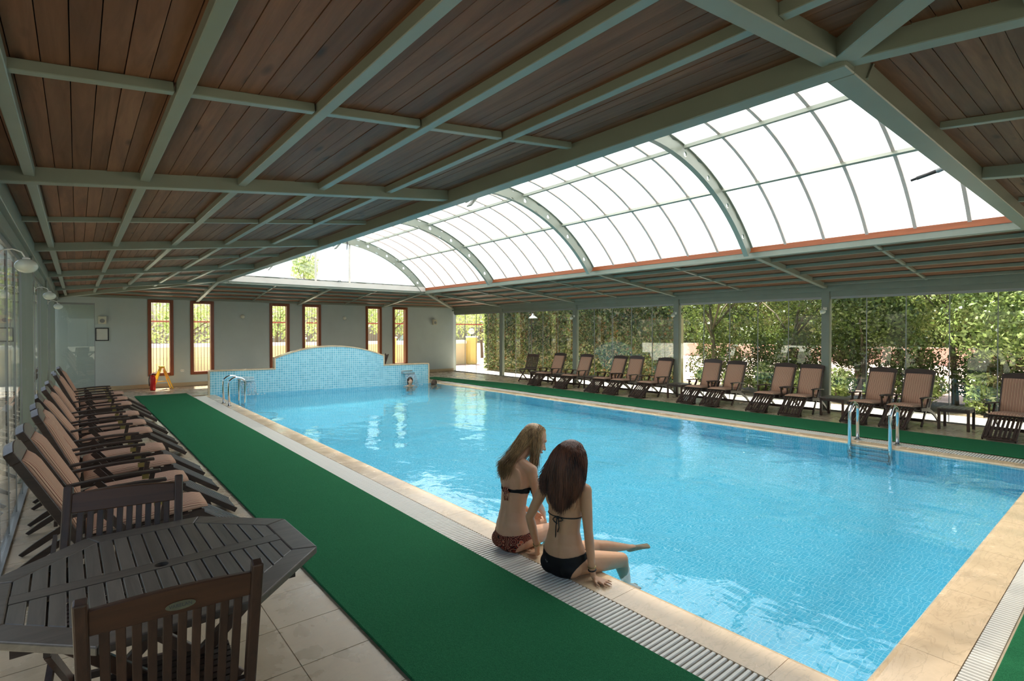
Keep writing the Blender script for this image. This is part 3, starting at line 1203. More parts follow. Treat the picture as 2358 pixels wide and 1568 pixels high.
# ------------------------------------------------------------------ steamer loungers
def lounger(theta):
    """local frame: foot tip at the origin, +x towards the backrest"""
    o = empty('steamer_lounger')
    ct, st = math.cos(theta), math.sin(theta)
    B0 = (1.07, 0.275)
    LB = 0.70

    def bp(s, n):
        return (B0[0] + ct * s + st * n * -1, B0[1] + st * s + ct * n)   # n: towards the sitter

    yv = (0, 1, 0)
    up = (0, 0, 1)
    # footrest
    for k in range(7):
        y = -0.150 + 0.05 * k
        MB().beam((0.03, y, 0.050), (0.42, y, 0.318), 0.030, 0.014, up).build('footrest_slat', 'teak', o)
    MB().beam((0.045, -0.180, 0.046), (0.045, 0.180, 0.046), 0.06, 0.018, (-0.566, 0, 0.824)).build('footrest_end', 'teak_y', o, bevel=0.003)
    for s in (-1, 1):
        MB().beam((0.02, s * 0.180, 0.024), (0.43, s * 0.180, 0.306), 0.020, 0.040, up).build('footrest_rail', 'teak', o)
    MB().beam((0.20, -0.17, 0.012), (0.20, 0.17, 0.012), 0.05, 0.022, up).build('footrest_foot', 'teak_y', o)
    for s in (-1, 1):
        MB().beam((0.20, s * 0.155, 0.02), (0.235, s * 0.155, 0.155), 0.02, 0.03, (1, 0, 0)).build('footrest_leg', 'teak', o)
    # seat frame and slats
    for s in (-1, 1):
        MB().beam((0.40, s * 0.205, 0.312), (1.10, s * 0.205, 0.262), 0.024, 0.045, up).build('seat_rail', 'teak', o)
    for k in range(8):
        x = 0.44 + 0.085 * k
        z = 0.338 - 0.0714 * (x - 0.4)
        MB().box(x - 0.028, x + 0.028, -0.192, 0.192, z - 0.016, z).build('seat_slat', 'teak_y', o)
    # legs
    for s in (-1, 1):
        MB().beam((0.985, s * 0.232, 0.455), (0.62, s * 0.232, 0.0), 0.022, 0.045, up).build('front_leg', 'teak', o)
        nn = 10
        c0, c1 = [], []
        for i in range(nn + 1):
            q = i / nn
            x = 0.50 + 0.92 * q
            z = 0.30 - 0.02 * q - 0.28 * q ** 2.6
            w = 0.030 - 0.012 * q
            c0.append((x, z + w))
            c1.append((x - 0.02 * q, z - w if q < 0.98 else 0.0))
        mb = MB()
        mb.strip(c0, c1, lambda x, z: (x, s * 0.258 - 0.011, max(z, 0)), lambda x, z: (x, s * 0.258 + 0.011, max(z, 0)))
        mb.build('rear_leg', 'teak', o)
    MB().beam((0.70, -0.225, 0.10), (0.70, 0.225, 0.10), 0.022, 0.045, (0.6, 0, 0.8)).build('stretcher', 'teak_y', o)
    MB().beam((1.22, -0.25, 0.19), (1.22, 0.25, 0.19), 0.022, 0.040, up).build('stretcher', 'teak_y', o)
    # arms
    for s in (-1, 1):
        n_ = 8
        l_, r_ = [], []
        for i in range(n_ + 1):
            q = i / n_
            x = 0.58 + 0.58 * q
            z = 0.490 - 0.030 * q + 0.012 * math.sin(q * math.pi)
            l_.append((x, z))
            r_.append((x, z - 0.020))
        mb = MB()
        mb.strip(l_, r_, lambda x, z: (x, s * 0.245 - 0.030, z), lambda x, z: (x, s * 0.245 + 0.030, z))
        mb.build('armrest', 'teak', o, bevel=0.004)
        MB().beam((0.66, s * 0.232, 0.30), (0.63, s * 0.232, 0.465), 0.02, 0.034, (1, 0, 0)).build('arm_post', 'teak', o)
        MB().box(0.655, 0.70, s * 0.232 - 0.014, s * 0.232 + 0.014, 0.425, 0.462).build('brass_bracket', 'brass', o)
    # back
    for s in (-1, 1):
        a, b = bp(-0.03, -0.02), bp(LB - 0.03, -0.02)
        MB().beam((a[0], s * 0.205, a[1]), (b[0], s * 0.205, b[1]), 0.024, 0.050, (-st, 0, ct)).build('back_rail', 'teak', o, bevel=0.003)
    for k in range(6):
        y = -0.150 + 0.06 * k
        a, b = bp(0.02, -0.02), bp(LB - 0.05, -0.02)
        MB().beam((a[0], y, a[1]), (b[0], y, b[1]), 0.040, 0.014, (-st, 0, ct)).build('back_slat', 'teak', o)
    # arched head rail
    hl, hr = [], []
    for i in range(13):
        y = -0.222 + 0.444 * i / 12
        hl.append((y, LB - 0.085))
        hr.append((y, LB - 0.012 + 0.030 * math.cos(y / 0.222 * math.pi / 2)))
    mb = MB()
    mb.strip(hl, hr, lambda y, s: (bp(s, 0.006)[0], y, bp(s, 0.006)[1]), lambda y, s: (bp(s, -0.048)[0], y, bp(s, -0.048)[1]))
    mb.build('head_rail', 'teak_y', o, bevel=0.004)

    # cushions: padded slabs following the profile, local y runs across the stripes
    def cushion(path, nrm, th, w, nm):
        n_ = len(path)
        mb = MB()
        pts, fs = [], []
        ny_ = 11
        for side in (0, 1):
            for i, ((x, z), (nx_, nz_)) in enumerate(zip(path, nrm)):
                e = min(i, n_ - 1 - i) / 2.0
                for j in range(ny_):
                    yy = -w / 2 + w * j / (ny_ - 1)
                    d = min(j, ny_ - 1 - j) / 2.0
                    puff = (1 - (1 - min(1, e)) ** 2 * 0.55) * (1 - (1 - min(1, d)) ** 2 * 0.55)
                    hgt = th * puff if side else th * 0.10 * (1 - puff)
                    pts.append((x + nx_ * hgt, yy, z + nz_ * hgt))
        m_ = n_ * ny_
        for i in range(n_ - 1):
            for j in range(ny_ - 1):
                a = i * ny_ + j
                fs.append((a, a + 1, a + ny_ + 1, a + ny_))
                fs.append((m_ + a, m_ + a + ny_, m_ + a + ny_ + 1, m_ + a + 1))
        for i in range(n_ - 1):
            a, b = i * ny_, i * ny_ + ny_ - 1
            fs.append((a, a + ny_, m_ + a + ny_, m_ + a))
            fs.append((b, m_ + b, m_ + b + ny_, b + ny_))
        for j in range(ny_ - 1):
            a, b = j, (n_ - 1) * ny_ + j
            fs.append((a, m_ + a, m_ + a + 1, a + 1))
            fs.append((b, b + 1, m_ + b + 1, m_ + b))
        mb.poly(pts, fs)
        return mb.build(nm, 'fabric', o, smooth=True)

    n_ = 14
    sx0, sx1 = 0.375, 1.055
    path = [(sx0 + (sx1 - sx0) * i / (n_ - 1), 0.340 - 0.0714 * (sx0 + (sx1 - sx0) * i / (n_ - 1) - 0.4)) for i in range(n_)]
    cushion(path, [(0.07, 0.998)] * n_, 0.050, 0.385, 'seat_cushion')
    s0, s1 = 0.05, 0.615
    path = [bp(s0 + (s1 - s0) * i / (n_ - 1), -0.008) for i in range(n_)]
    cushion(path, [(-st, ct)] * n_, 0.050, 0.385, 'back_cushion')
    return o


PROTO = {}
for th in (58, 62, 66, 70):
    PROTO[th] = lounger(math.radians(th))
    cache_children(PROTO[th])
used = set()


def place_lounger(th, x, y, rz, label, group):
    p = PROTO[th]
    if th in used:
        o = copy_tree(p)
    else:
        o = p
        used.add(th)
    o.location = (x, y, 0.003)
    o.rotation_euler = (0, 0, rz)
    tag(o, label, 'lounger', group)
    return o


LW = 'left row of steamer loungers'
left = [(4.50, 62), (5.32, 62), (6.10, 66), (6.82, 62), (8.10, 58), (8.84, 62), (9.84, 62), (11.28, 66), (12.18, 62), (13.25, 66)]
lab_left = ['striped steamer lounger in the left row, nearest the camera, behind the wooden table',
            'second striped lounger from the camera in the left row',
            'third striped lounger from the camera in the left row',
            'fourth striped lounger from the camera in the left row',
            'fifth striped lounger from the camera in the left row',
            'sixth striped lounger from the camera in the left row',
            'seventh striped lounger from the camera in the left row',
            'eighth striped lounger from the camera in the left row',
            'ninth striped lounger from the camera in the left row',
            'farthest striped lounger of the left row, nearest the grey back wall']
for (y, th), lb in zip(left, lab_left):
    place_lounger(th, 1.095, y, math.pi + random.uniform(-0.02, 0.02), lb, LW)
RWN = 'right row of steamer loungers'
right = [('A', 11.56, 66, 7), ('B', 10.48, 66, 6), ('C', 9.33, 66, 2), ('D', 8.70, 70, 4), ('E', 7.88, 66, 2), ('F', 6.56, 70, 2), ('G', 6.00, 66, 2),
         ('H', 5.00, 66, -1), ('I', 4.36, 66, 4), ('J', 3.32, 66, -4), ('K', 2.74, 66, -3), ('L', 1.44, 66, -3)]
lab_right = ['striped steamer lounger in the right row, farthest from the camera, beside the empty folding chair',
             'right-row striped lounger between the two farthest side tables but one',
             'right-row striped lounger third from the back wall, left of an overlapping pair',
             'tall striped lounger fourth from the back wall in the right row',
             'striped lounger right row, fifth from the back wall, left of the grey post',
             'striped lounger just right of the third grey post, upright back',
             'striped lounger seventh from the back wall in the right row',
             'striped lounger eighth from the back wall in the right row',
             'striped lounger in front of the fourth grey post in the right row',
             'striped lounger seen behind the left rail of the right pool ladder',
             'striped lounger seen behind the right rail of the right pool ladder',
             'striped lounger cut off by the right edge of the picture']
for (k, y, th, a), lb in zip(right, lab_right):
    place_lounger(th, 10.235, y, math.radians(a), lb, RWN)


# ------------------------------------------------------------------ slatted side tables
def side_table():
    o = empty('side_table')
    for k in range(7):
        y = -0.18 + 0.06 * k
        MB().box(-0.21, 0.21, y - 0.026, y + 0.026, 0.335, 0.352).build('top_slat', 'teak_greyx', o)
    for s in (-1, 1):
        MB().box(-0.20, 0.20, s * 0.185 - 0.010, s * 0.185 + 0.010, 0.285, 0.3345).build('apron', 'teak', o)
        MB().box(s * 0.19 - 0.010, s * 0.19 + 0.010, -0.175, 0.175, 0.285, 0.3345).build('apron', 'teak_y', o)
        for q in (-1, 1):
            MB().box(s * 0.19 - 0.019, s * 0.19 + 0.019, q * 0.185 - 0.019, q * 0.185 + 0.019, 0.0, 0.3345).build('leg', 'teak_z', o, bevel=0.003)
    return o


st0 = side_table()
cache_children(st0)
tabs = [(12.16, 'small dark slatted side table beside the empty folding chair'),
        (11.07, 'small dark slatted side table between the two farthest right loungers'),
        (9.92, 'small dark slatted side table between second and third farthest right loungers'),
        (7.22, 'small dark slatted side table at the third grey post'),
        (3.85, 'small dark slatted side table right of the fourth grey post'),
        (2.07, 'dark slatted side table standing clear, right of the pool ladder')]
for i, (y, lb) in enumerate(tabs):
    o = st0 if i == 0 else copy_tree(st0)
    o.location = (11.09, y, 0.003)
    tag(o, lb, 'table', 'slatted side tables of the right row')


# ------------------------------------------------------------------ folding chairs
def chair():
    """sitter faces +y; origin under the seat centre"""
    o = empty('folding_chair')
    Wc = 0.215
    seat_z = 0.40

    def bk(s):
        return (-0.155 - 0.16 * s, seat_z - 0.02 + 0.490 * s)
    for s in (-1, 1):
        a, b = bk(-0.10), bk(1.02)
        MB().beam((s * Wc, a[0], a[1]), (s * Wc, b[0], b[1]), 0.034, 0.034, (0, 1, 0.3)).build('back_post', 'teak_z', o, bevel=0.006, seg=2)
    a, b = bk(0.80), bk(0.985)
    nrm = Vector((0, 0.943, 0.332))
    n_ = 10
    lo, hi = [], []
    for i in range(n_ + 1):
        x = -Wc + 0.014 + (2 * Wc - 0.028) * i / n_
        lo.append((x, 0.79))
        hi.append((x, 0.955 + 0.02 * math.cos((x / Wc) * math.pi / 2)))
    mb = MB()
    mb.strip(lo, hi, lambda x, s: (x, bk(s)[0] - 0.011, bk(s)[1]), lambda x, s: (x, bk(s)[0] + 0.011, bk(s)[1]))
    mb.build('top_rail', M['teak_rail'], o, bevel=0.004)
    a = bk(0.10)
    MB().beam((-Wc + 0.014, a[0], a[1]), (Wc - 0.014, a[0], a[1]), 0.022, 0.045, (0, -0.33, 0.94)).build('lower_rail', 'teak', o, bevel=0.003)
    for k in range(10):
        x = -0.166 + 0.0369 * k
        a, b = bk(0.12), bk(0.82)
        MB().beam((x, a[0], a[1]), (x, b[0], b[1]), 0.024, 0.012, (0, 1, 0.33)).build('back_slat', 'teak_z', o, bevel=0.002)
    for k in range(9):
        y = -0.155 + 0.04 * k
        MB().box(-Wc + 0.02, Wc - 0.02, y - 0.015, y + 0.015, seat_z - 0.012, seat_z + 0.003).build('seat_slat', 'teak', o)
    for s in (-1, 1):
        MB().box(s * (Wc - 0.03) - 0.011, s * (Wc - 0.03) + 0.011, -0.17, 0.19, seat_z - 0.045, seat_z - 0.0125).build('seat_rail', 'teak_y', o)
        MB().beam((s * Wc, -0.145, seat_z - 0.03), (s * Wc, 0.20, 0.0), 0.022, 0.036, (0, 0, 1)).build('leg', 'teak_z', o)
        MB().beam((s * (Wc - 0.03), 0.17, seat_z - 0.04), (s * (Wc - 0.03), -0.23, 0.0), 0.022, 0.036, (0, 0, 1)).build('leg', 'teak_z', o)
    MB().beam((-Wc + 0.03, -0.165, 0.065), (Wc - 0.03, -0.165, 0.065), 0.02, 0.03).build('stretcher', 'teak', o)
    MB().beam((-Wc, 0.15, 0.06), (Wc, 0.15, 0.06), 0.02, 0.03).build('stretcher', 'teak', o)
    return o


M['teak_rail'] = wood('reddish_teak_rail', (64, 40, 26), (92, 60, 39), 'x', 0.4, 'Object', 1.4, False, 0.1)
ch0 = chair()
cache_children(ch0)
ch0.location = (0.238, 2.108, 0.003)
ch0.rotation_euler = (0, 0, math.radians(-4))
tag(ch0, 'dark slatted folding chair in front of the table, seen from behind', 'chair', 'wooden folding chairs')
# oval maker's badge on the top rail of the nearest chair
bd = empty('name_badge')
bd.parent = ch0
bd.location = (0.012, -0.3105, 0.800)
bd.rotation_euler = (math.radians(90 - 18), 0, 0)
mb = MB()
mb.prism([(0.038 * math.cos(2 * math.pi * k / 24), 0.0115 * math.sin(2 * math.pi * k / 24)) for k in range(24)], lambda x, y: (x, y, 0.0), lambda x, y: (x, y, 0.0022))
mb.build('badge_plate', 'badge', bd)
badge_letters = text_mesh('badge_letters', 'VARELAN', 0.0135, 0.0003, 'dark', bd)
badge_letters.location = (0, 0, 0.0024)
spots = [(0.120, 2.825, 169.5, 'dark slatted folding chair on the far side of the octagonal table'),
         (11.12, 12.75, 100, 'dark empty folding chair at the far end of the right lounger row'),
         (7.30, 15.60, 75, 'dark folding chair half hidden behind the fountain wall below a slit window')]
for x, y, rz, lb in spots:
    o = copy_tree(ch0)
    for c in list(o.children):
        if c.name.startswith('name_badge'):
            for g in list(c.children):
                bpy.data.objects.remove(g)
            bpy.data.objects.remove(c)
    o.location = (x, y, 0.003)
    o.rotation_euler = (0, 0, math.radians(rz))
    tag(o, lb, 'chair', 'wooden folding chairs')

# ------------------------------------------------------------------ octagonal slatted table
tb = tag(empty('octagonal_table', (0.252, 2.478, 0.003), math.radians(0.8)), 'large octagonal slatted grey teak table with a parasol hole', 'table')
TZ = 0.68
RO, RI = 0.575, 0.475
oc = [(math.cos(math.radians(22.5 + 45 * k)), math.sin(math.radians(22.5 + 45 * k))) for k in range(8)]
for k in range(8):
    p, q = Vector(oc[k]), Vector(oc[(k + 1) % 8])
    d = (q - p).normalized() * 0.0012
    pts = [p * RO + d, q * RO - d, q * RI - d, p * RI + d]
    mb = MB()
    mb.prism([(v.x, v.y) for v in pts], lambda x, y: (x, y, TZ - 0.028), lambda x, y: (x, y, TZ))
    mb.build('rim_board', 'teak_greyx', tb, bevel=0.005, seg=2)
ap = RI * math.cos(math.radians(22.5))
# central board with the parasol hole
mb = MB()
K = 24
cb = 0.036
for z, flip in ((TZ, 0), (TZ - 0.02, 1)):
    pass
pts, fs = [], []
rect = []
for k in range(K):
    a = 2 * math.pi * k / K
    c_, s_ = math.cos(a), math.sin(a)
    m = max(abs(c_) / 0.06, abs(s_) / cb)
    rect.append((c_ / m, s_ / m))
circ = [(0.024 * math.cos(2 * math.pi * k / K), 0.024 * math.sin(2 * math.pi * k / K)) for k in range(K)]
for z in (TZ - 0.022, TZ):
    pts += [(x, y, z) for x, y in rect] + [(x, y, z) for x, y in circ]
for k in range(K):
    k2 = (k + 1) % K
    fs.append((2 * K + k, 2 * K + k2, 3 * K + k2, 3 * K + k))
    fs.append((k2, k, K + k, K + k2))
    fs.append((K + k, 3 * K + k, 3 * K + k2, K + k2))
    fs.append((k, k2, 2 * K + k2, 2 * K + k))
mb.poly(pts, fs)
mb.box(-ap + 0.002, -0.06, -cb, cb, TZ - 0.022, TZ)
mb.box(0.06, ap - 0.002, -cb, cb, TZ - 0.022, TZ)
mb.build('centre_board', 'teak_greyx', tb)
MB().lathe([(0.030, TZ - 0.10), (0.030, TZ - 0.0225)], 18).build('hole_shade_plug', 'dark', tb)  # dark plug added under the hole so that it reads as shaded


def oct_y(x, r):
    """half extent in y of the octagon of circumradius r at x"""
    a = r * math.cos(math.radians(22.5))
    s = a * math.tan(math.radians(22.5))
    if abs(x) <= s:
        return a
    return max(0, a - (abs(x) - s))


n_sl = 17
pw = 2 * ap / n_sl
for k in range(n_sl):
    x0, x1 = -ap + k * pw + 0.0032, -ap + (k + 1) * pw - 0.0032
    ya, yb_ = oct_y(x0, RI) - 0.0015, oct_y(x1, RI) - 0.0015
    for s in (-1, 1):
        q = [(x0, s * (cb + 0.003)), (x1, s * (cb + 0.003)), (x1, s * yb_), (x0, s * ya)]
        if s < 0:
            q = q[::-1]
        mb = MB()
        mb.prism(q, lambda x, y: (x, y, TZ - 0.020), lambda x, y: (x, y, TZ - 0.001))
        mb.build('top_slat', 'teak_grey', tb, bevel=0.002)
for s in (-1, 1):
    MB().box(-0.42, 0.42, s * 0.27 - 0.012, s * 0.27 + 0.012, TZ - 0.075, TZ - 0.0285).build('apron', 'teak', tb)
    MB().box(s * 0.33 - 0.012, s * 0.33 + 0.012, -0.257, 0.257, TZ - 0.075, TZ - 0.0285).build('apron', 'teak_y', tb)
    for q in (-1, 1):
        MB().beam((s * 0.36, q * 0.245, TZ - 0.03), (-s * 0.33, q * 0.215, 0.0), 0.026, 0.045, (0, 0, 1)).build('leg', 'teak_z', tb, bevel=0.003)
    MB().beam((s * 0.28, -0.205, 0.04), (s * 0.28, 0.205, 0.04), 0.022, 0.035).build('stretcher', 'teak_y', tb)

# ------------------------------------------------------------------ things on the walls
def wall_globe(x, y, z, sgn, r, label, group):
    """opal globe on a short bent arm; sgn: direction into the room along x"""
    o = tag(empty('wall_lamp', (x, y, z)), label, 'lamp', group)
    MB().ball((sgn * 0.13, 0, 0), (r, r, r * 0.78), 24, 14).build('globe', 'opal', o, smooth=True)
    pts = [(0.0, 0, 0.05), (sgn * 0.03, 0, 0.085), (sgn * 0.07, 0, 0.095), (sgn * 0.11, 0, 0.08), (sgn * 0.13, 0, r * 0.70)]
    MB().tube(pts, 0.004, 8).build('arm', 'white', o, smooth=True)
    MB().lathe([(0.018, -0.010), (0.018, 0.006), (0.008, 0.012)], 16, (sgn * 0.13, 0, r * 0.74)).build('cap', 'white', o)
    MB().box(min(0, sgn * 0.012), max(0, sgn * 0.012), -0.03, 0.03, 0.03, 0.09).build('wall_plate', 'white', o, bevel=0.003)
    return o


GL = 'opal globe lamps on the left posts'
wall_globe(XL + 0.062, 4.24, 1.985, 1, 0.054, 'white opal globe lamp on the left glass wall, nearest the camera', GL)
wall_globe(XL + 0.062, 7.68, 1.985, 1, 0.056, 'white opal globe lamp on the left glass wall, the middle one', GL)
wall_globe(XL + 0.062, 11.20, 1.995, 1, 0.058, 'white opal globe lamp on the left glass wall, farthest of three', GL)
GR = 'opal globe lamps on the right posts'
for y, t_ in ((4.24, 'fourth grey post from the back'), (7.68, 'third grey post from the back'), (11.20, 'second grey post from the back')):
    wall_globe(XR - 0.062, y, 1.99, -1, 0.055, 'small white globe lamp on the right side, ' + t_, GR)

for x, lb in ((3.955, 'small round white wall light between the second and third slit windows'), (7.19, 'small round white wall light between the fourth and fifth slit windows')):
    o = tag(empty('bulkhead_light', (x, YB, 2.05)), lb, 'lamp', 'round lights on the back wall')
    MB().tube([(0, 0, 0), (0, -0.025, 0)], 0.055, 20).build('base', 'white', o)
    MB().ball((0, -0.055, 0), 0.060, 18, 10).build('bulb_globe', 'opal', o, smooth=True)


def speaker(x, z, label):
    o = tag(empty('loudspeaker', (x, YB, z)), label, 'speaker', 'cream loudspeakers on the back wall')
    MB().box(-0.085, 0.085, -0.125, -0.03, -0.10, 0.10).build('cabinet', 'cream', o, bevel=0.008, seg=2)
    MB().tube([(0, -0.1255, -0.02), (0, -0.130, -0.02)], 0.055, 20).build('grille', 'alu', o)
    MB().box(-0.02, 0.02, -0.031, 0.0, -0.03, 0.03).build('bracket', 'white', o)


speaker(0.525, 1.895, 'cream loudspeaker high on the left of the back wall, above the notice')
speaker(10.78, 1.95, 'cream loudspeaker high on the right of the back wall')
nf = tag(empty('notice_frame', (0.522, YB, 1.515)), 'framed white notice with a black frame on the back wall', 'notice')
MB().box(-0.125, 0.125, -0.012, -0.002, -0.155, 0.155).build('sheet', 'paper', nf)
for x0, x1, z0, z1 in ((-0.145, -0.120, -0.175, 0.175), (0.120, 0.145, -0.175, 0.175), (-0.120, 0.120, 0.150, 0.175), (-0.120, 0.120, -0.175, -0.150)):
    MB().box(x0, x1, -0.022, -0.001, z0, z1).build('frame_bar', 'dark', nf)
mb = MB()
for k in range(9):
    w = 0.09 if k % 3 else 0.07
    mb.box(-w, w - 0.02 * (k % 2), -0.0128, -0.0122, 0.105 - 0.026 * k, 0.110 - 0.026 * k)
mb.build('printed_lines', 'cream', nf)
so = tag(empty('wall_socket', (2.36, YB, 0.46)), 'white double socket on the back wall between the first two slit windows', 'socket')
MB().box(-0.045, 0.045, -0.014, -0.001, -0.035, 0.035).build('plate', 'white', so, bevel=0.004)
for x in (-0.02, 0.02):
    MB().tube([(x, -0.0145, 0), (x, -0.0105, 0)], 0.014, 14).build('outlet_ring', 'cream', so)

# ------------------------------------------------------------------ yellow folding floor sign and fire extinguisher
ws = tag(empty('floor_sign', (1.80, 17.45, 0.003), math.radians(8)), 'yellow folding floor sign standing in the sun below the first slit window', 'sign')
for s in (-1, 1):
    mb = MB()
    # leaf seen edge-on from the pool: two legs, a wide upper panel
    def lp(u, h):
        return (s * (0.235 - 0.215 * h / 0.62), u, h)
    for y0 in (-0.14, 0.09):
        mb.hexa([lp(y0, 0.0), (lp(y0, 0)[0] + 0.022, y0, 0), (lp(y0, 0)[0] + 0.022, y0 + 0.05, 0), (lp(y0, 0)[0], y0 + 0.05, 0)],
                [lp(y0 + 0.01, 0.28), (lp(y0, 0.28)[0] + 0.022, y0 + 0.01, 0.28), (lp(y0, 0.28)[0] + 0.022, y0 + 0.06, 0.28), (lp(y0, 0.28)[0], y0 + 0.06, 0.28)])
    mb.hexa([lp(-0.14, 0.28), (lp(0, 0.28)[0] + 0.022, -0.14, 0.28), (lp(0, 0.28)[0] + 0.022, 0.14, 0.28), lp(0.14, 0.28)],
            [lp(-0.10, 0.60), (lp(0, 0.60)[0] + 0.022, -0.10, 0.60), (lp(0, 0.60)[0] + 0.022, 0.10, 0.60), lp(0.10, 0.60)])
    mb.build('leaf', 'yellow', ws, bevel=0.003)
MB().box(-0.045, 0.05, -0.11, 0.11, 0.585, 0.635).build('handle', 'yellow', ws, bevel=0.01, seg=2)
MB().box(-0.13, 0.13, -0.012, 0.012, 0.20, 0.215).build('spreader', 'yellow', ws)
ex = tag(empty('fire_extinguisher', (1.575, 17.20, 0.003)), 'red fire extinguisher standing on the floor beside the yellow sign', 'extinguisher')
MB().lathe([(0.060, 0.0), (0.066, 0.02), (0.066, 0.33), (0.055, 0.375), (0.022, 0.40), (0.022, 0.42)], 20).build('cylinder', 'red', ex, smooth=True)
MB().box(-0.015, 0.05, -0.012, 0.012, 0.42, 0.455).build('valve', 'dark', ex, bevel=0.003)
MB().beam((0.0, 0, 0.47), (0.09, 0, 0.49), 0.02, 0.012).build('lever', 'dark', ex)
MB().tube([(-0.01, 0, 0.44), (-0.07, 0.0, 0.42), (-0.085, 0.0, 0.30), (-0.08, 0.0, 0.12)], 0.010, 8).build('hose', 'dark', ex, smooth=True)

# ------------------------------------------------------------------ roof actuators
ac = tag(empty('roof_actuator', (5.40, 1.02, 2.90)), 'grey tubular actuator with a dark tip jutting from the near skylight beam', 'actuator')
MB().tube([(-0.06, 0.0, 0.02), (0.0, 0.12, 0.0)], 0.020, 14).build('sleeve', 'alu', ac, smooth=True)
MB().tube([(0.0, 0.12, 0.0), (0.065, 0.27, -0.015)], 0.016, 14).build('piston', 'dark', ac, smooth=True)
MB().tube([(0.065, 0.27, -0.015), (0.085, 0.315, -0.02)], 0.011, 12).build('tip', 'black', ac, smooth=True)
wo = tag(empty('window_opener', (5.99, 14.70, 4.10)), 'dark chain stay hanging by the upper gable mullion', 'opener')
MB().tube([(0, 0.03, 0.12), (0.0, 0.0, 0.02), (-0.03, -0.03, -0.18)], [0.022, 0.018, 0.008], 8).build('stay', 'dark', wo, smooth=True)
gh = tag(empty('opening_latch', (5.72, 14.68, 2.99)), 'small dark handle on the sill of the gable window', 'latch')
MB().box(-0.03, 0.03, -0.01, 0.02, 0.001, 0.018).build('plate', 'dark', gh)
MB().tube([(-0.02, 0.0, 0.018), (0.0, -0.01, 0.04), (0.06, -0.012, 0.035)], 0.008, 8).build('grip', 'dark', gh, smooth=True)

# ------------------------------------------------------------------ outside
def leaves(n, sampler, size, seed, aspect=0.55, droop=0.3):
    """n folded-diamond leaves; sampler(rng, n) -> (n,3) positions and (n,3) preferred normals"""
    rg = np.random.default_rng(seed)
    pos, nr = sampler(rg, n)
    nr = nr + rg.normal(0, 0.55, (n, 3))
    nr /= np.linalg.norm(nr, axis=1, keepdims=True) + 1e-9
    t = rg.normal(0, 1, (n, 3))
    t[:, 2] -= droop
    t -= nr * np.sum(t * nr, 1, keepdims=True)
    t /= np.linalg.norm(t, axis=1, keepdims=True) + 1e-9
    b = np.cross(nr, t)
    s = size * rg.uniform(0.6, 1.35, (n, 1))
    v = np.stack([pos - t * s, pos + b * s * aspect + nr * s * 0.18, pos + t * s, pos - b * s * aspect + nr * s * 0.18], 1).reshape(-1, 3)
    f = np.arange(4 * n).reshape(n, 4)
    return v, f


def blob(cs, rs):
    cs = np.array(cs, float)
    rs = np.array(rs, float)

    def f(rg, n):
        k = rg.integers(0, len(cs), n)
        d = rg.normal(0, 1, (n, 3))
        d /= np.linalg.norm(d, axis=1, keepdims=True)
        r = rg.uniform(0.45, 1.0, (n, 1)) ** 0.5
        return cs[k] + d * r * rs[k], d
    return f


def crown(parent, nm, n, cs, rs, size, mats, seed):
    parts = []
    for i, m in enumerate(mats):
        v, f = leaves(n // len(mats), blob(cs, rs), size, seed + i)
        o = raw_mesh(nm, v, f, m, parent)
        tag(o, kind='stuff')
        parts.append(o)
    return parts


def tree(x, y, h, rad, label, seed, mats=('leaf', 'leaf_light'), n=5000, trunk=0.09, lean=0.1, size=0.06, low=0.45, group='garden trees'):
    o = tag(empty('garden_tree', (x, y, -0.02)), label, 'tree', group)
    rg = random.Random(seed)
    lx, ly = rg.uniform(-lean, lean) * h, rg.uniform(-lean, lean) * h
    pts = [(lx * q ** 1.5, ly * q ** 1.5, h * low * 1.5 * q) for q in (0, 0.25, 0.5, 0.75, 1.0)]
    mb = MB().tube(pts, [trunk, trunk * 0.85, trunk * 0.7, trunk * 0.5, trunk * 0.3], 9)
    for k in range(5):
        a = rg.uniform(0, 6.28)
        z = h * low * rg.uniform(0.7, 1.3)
        q = z / (h * low * 1.5)
        p = (lx * q ** 1.5, ly * q ** 1.5, z)
        mb.tube([p, (p[0] + math.cos(a) * rad * 0.4, p[1] + math.sin(a) * rad * 0.4, z + h * 0.16), (p[0] + math.cos(a) * rad * 0.75, p[1] + math.sin(a) * rad * 0.75, z + h * 0.24)],
                [trunk * 0.4, trunk * 0.25, trunk * 0.1], 6)
    mb.build('trunk', 'bark', o, smooth=True)
    cs, rs = [], []
    for k in range(9):
        a, r = rg.uniform(0, 6.28), rad * rg.uniform(0.15, 0.75)
        z = h * rg.uniform(low, 0.9)
        cs.append((lx + math.cos(a) * r, ly + math.sin(a) * r, z))
        s = rad * rg.uniform(0.4, 0.62)
        rs.append((s, s, s * 0.8))
    crown(o, 'foliage', n, cs, rs, size, mats, seed * 13)
    return o


def shrub(x, y, h, r, label, seed, mats=('leaf', 'leaf_light'), n=900, size=0.045, group='garden shrubs'):
    o = tag(empty('garden_shrub', (x, y, -0.02)), label, 'shrub', group)
    rg = random.Random(seed)
    mb = MB()
    for k in range(6):
        a = rg.uniform(0, 6.28)
        mb.tube([(0, 0, 0), (math.cos(a) * r * 0.3, math.sin(a) * r * 0.3, h * 0.45), (math.cos(a) * r * 0.7, math.sin(a) * r * 0.7, h * 0.8)], [0.014, 0.010, 0.004], 5)
    mb.build('stem', 'bark', o)
    cs = [(rg.uniform(-.4, .4) * r, rg.uniform(-.4, .4) * r, h * rg.uniform(0.24, 0.75)) for k in range(7)]
    rs = [(r * 0.6, r * 0.6, h * 0.30)] * 7
    crown(o, 'foliage', n, cs, rs, size, mats, seed * 7)
    return o


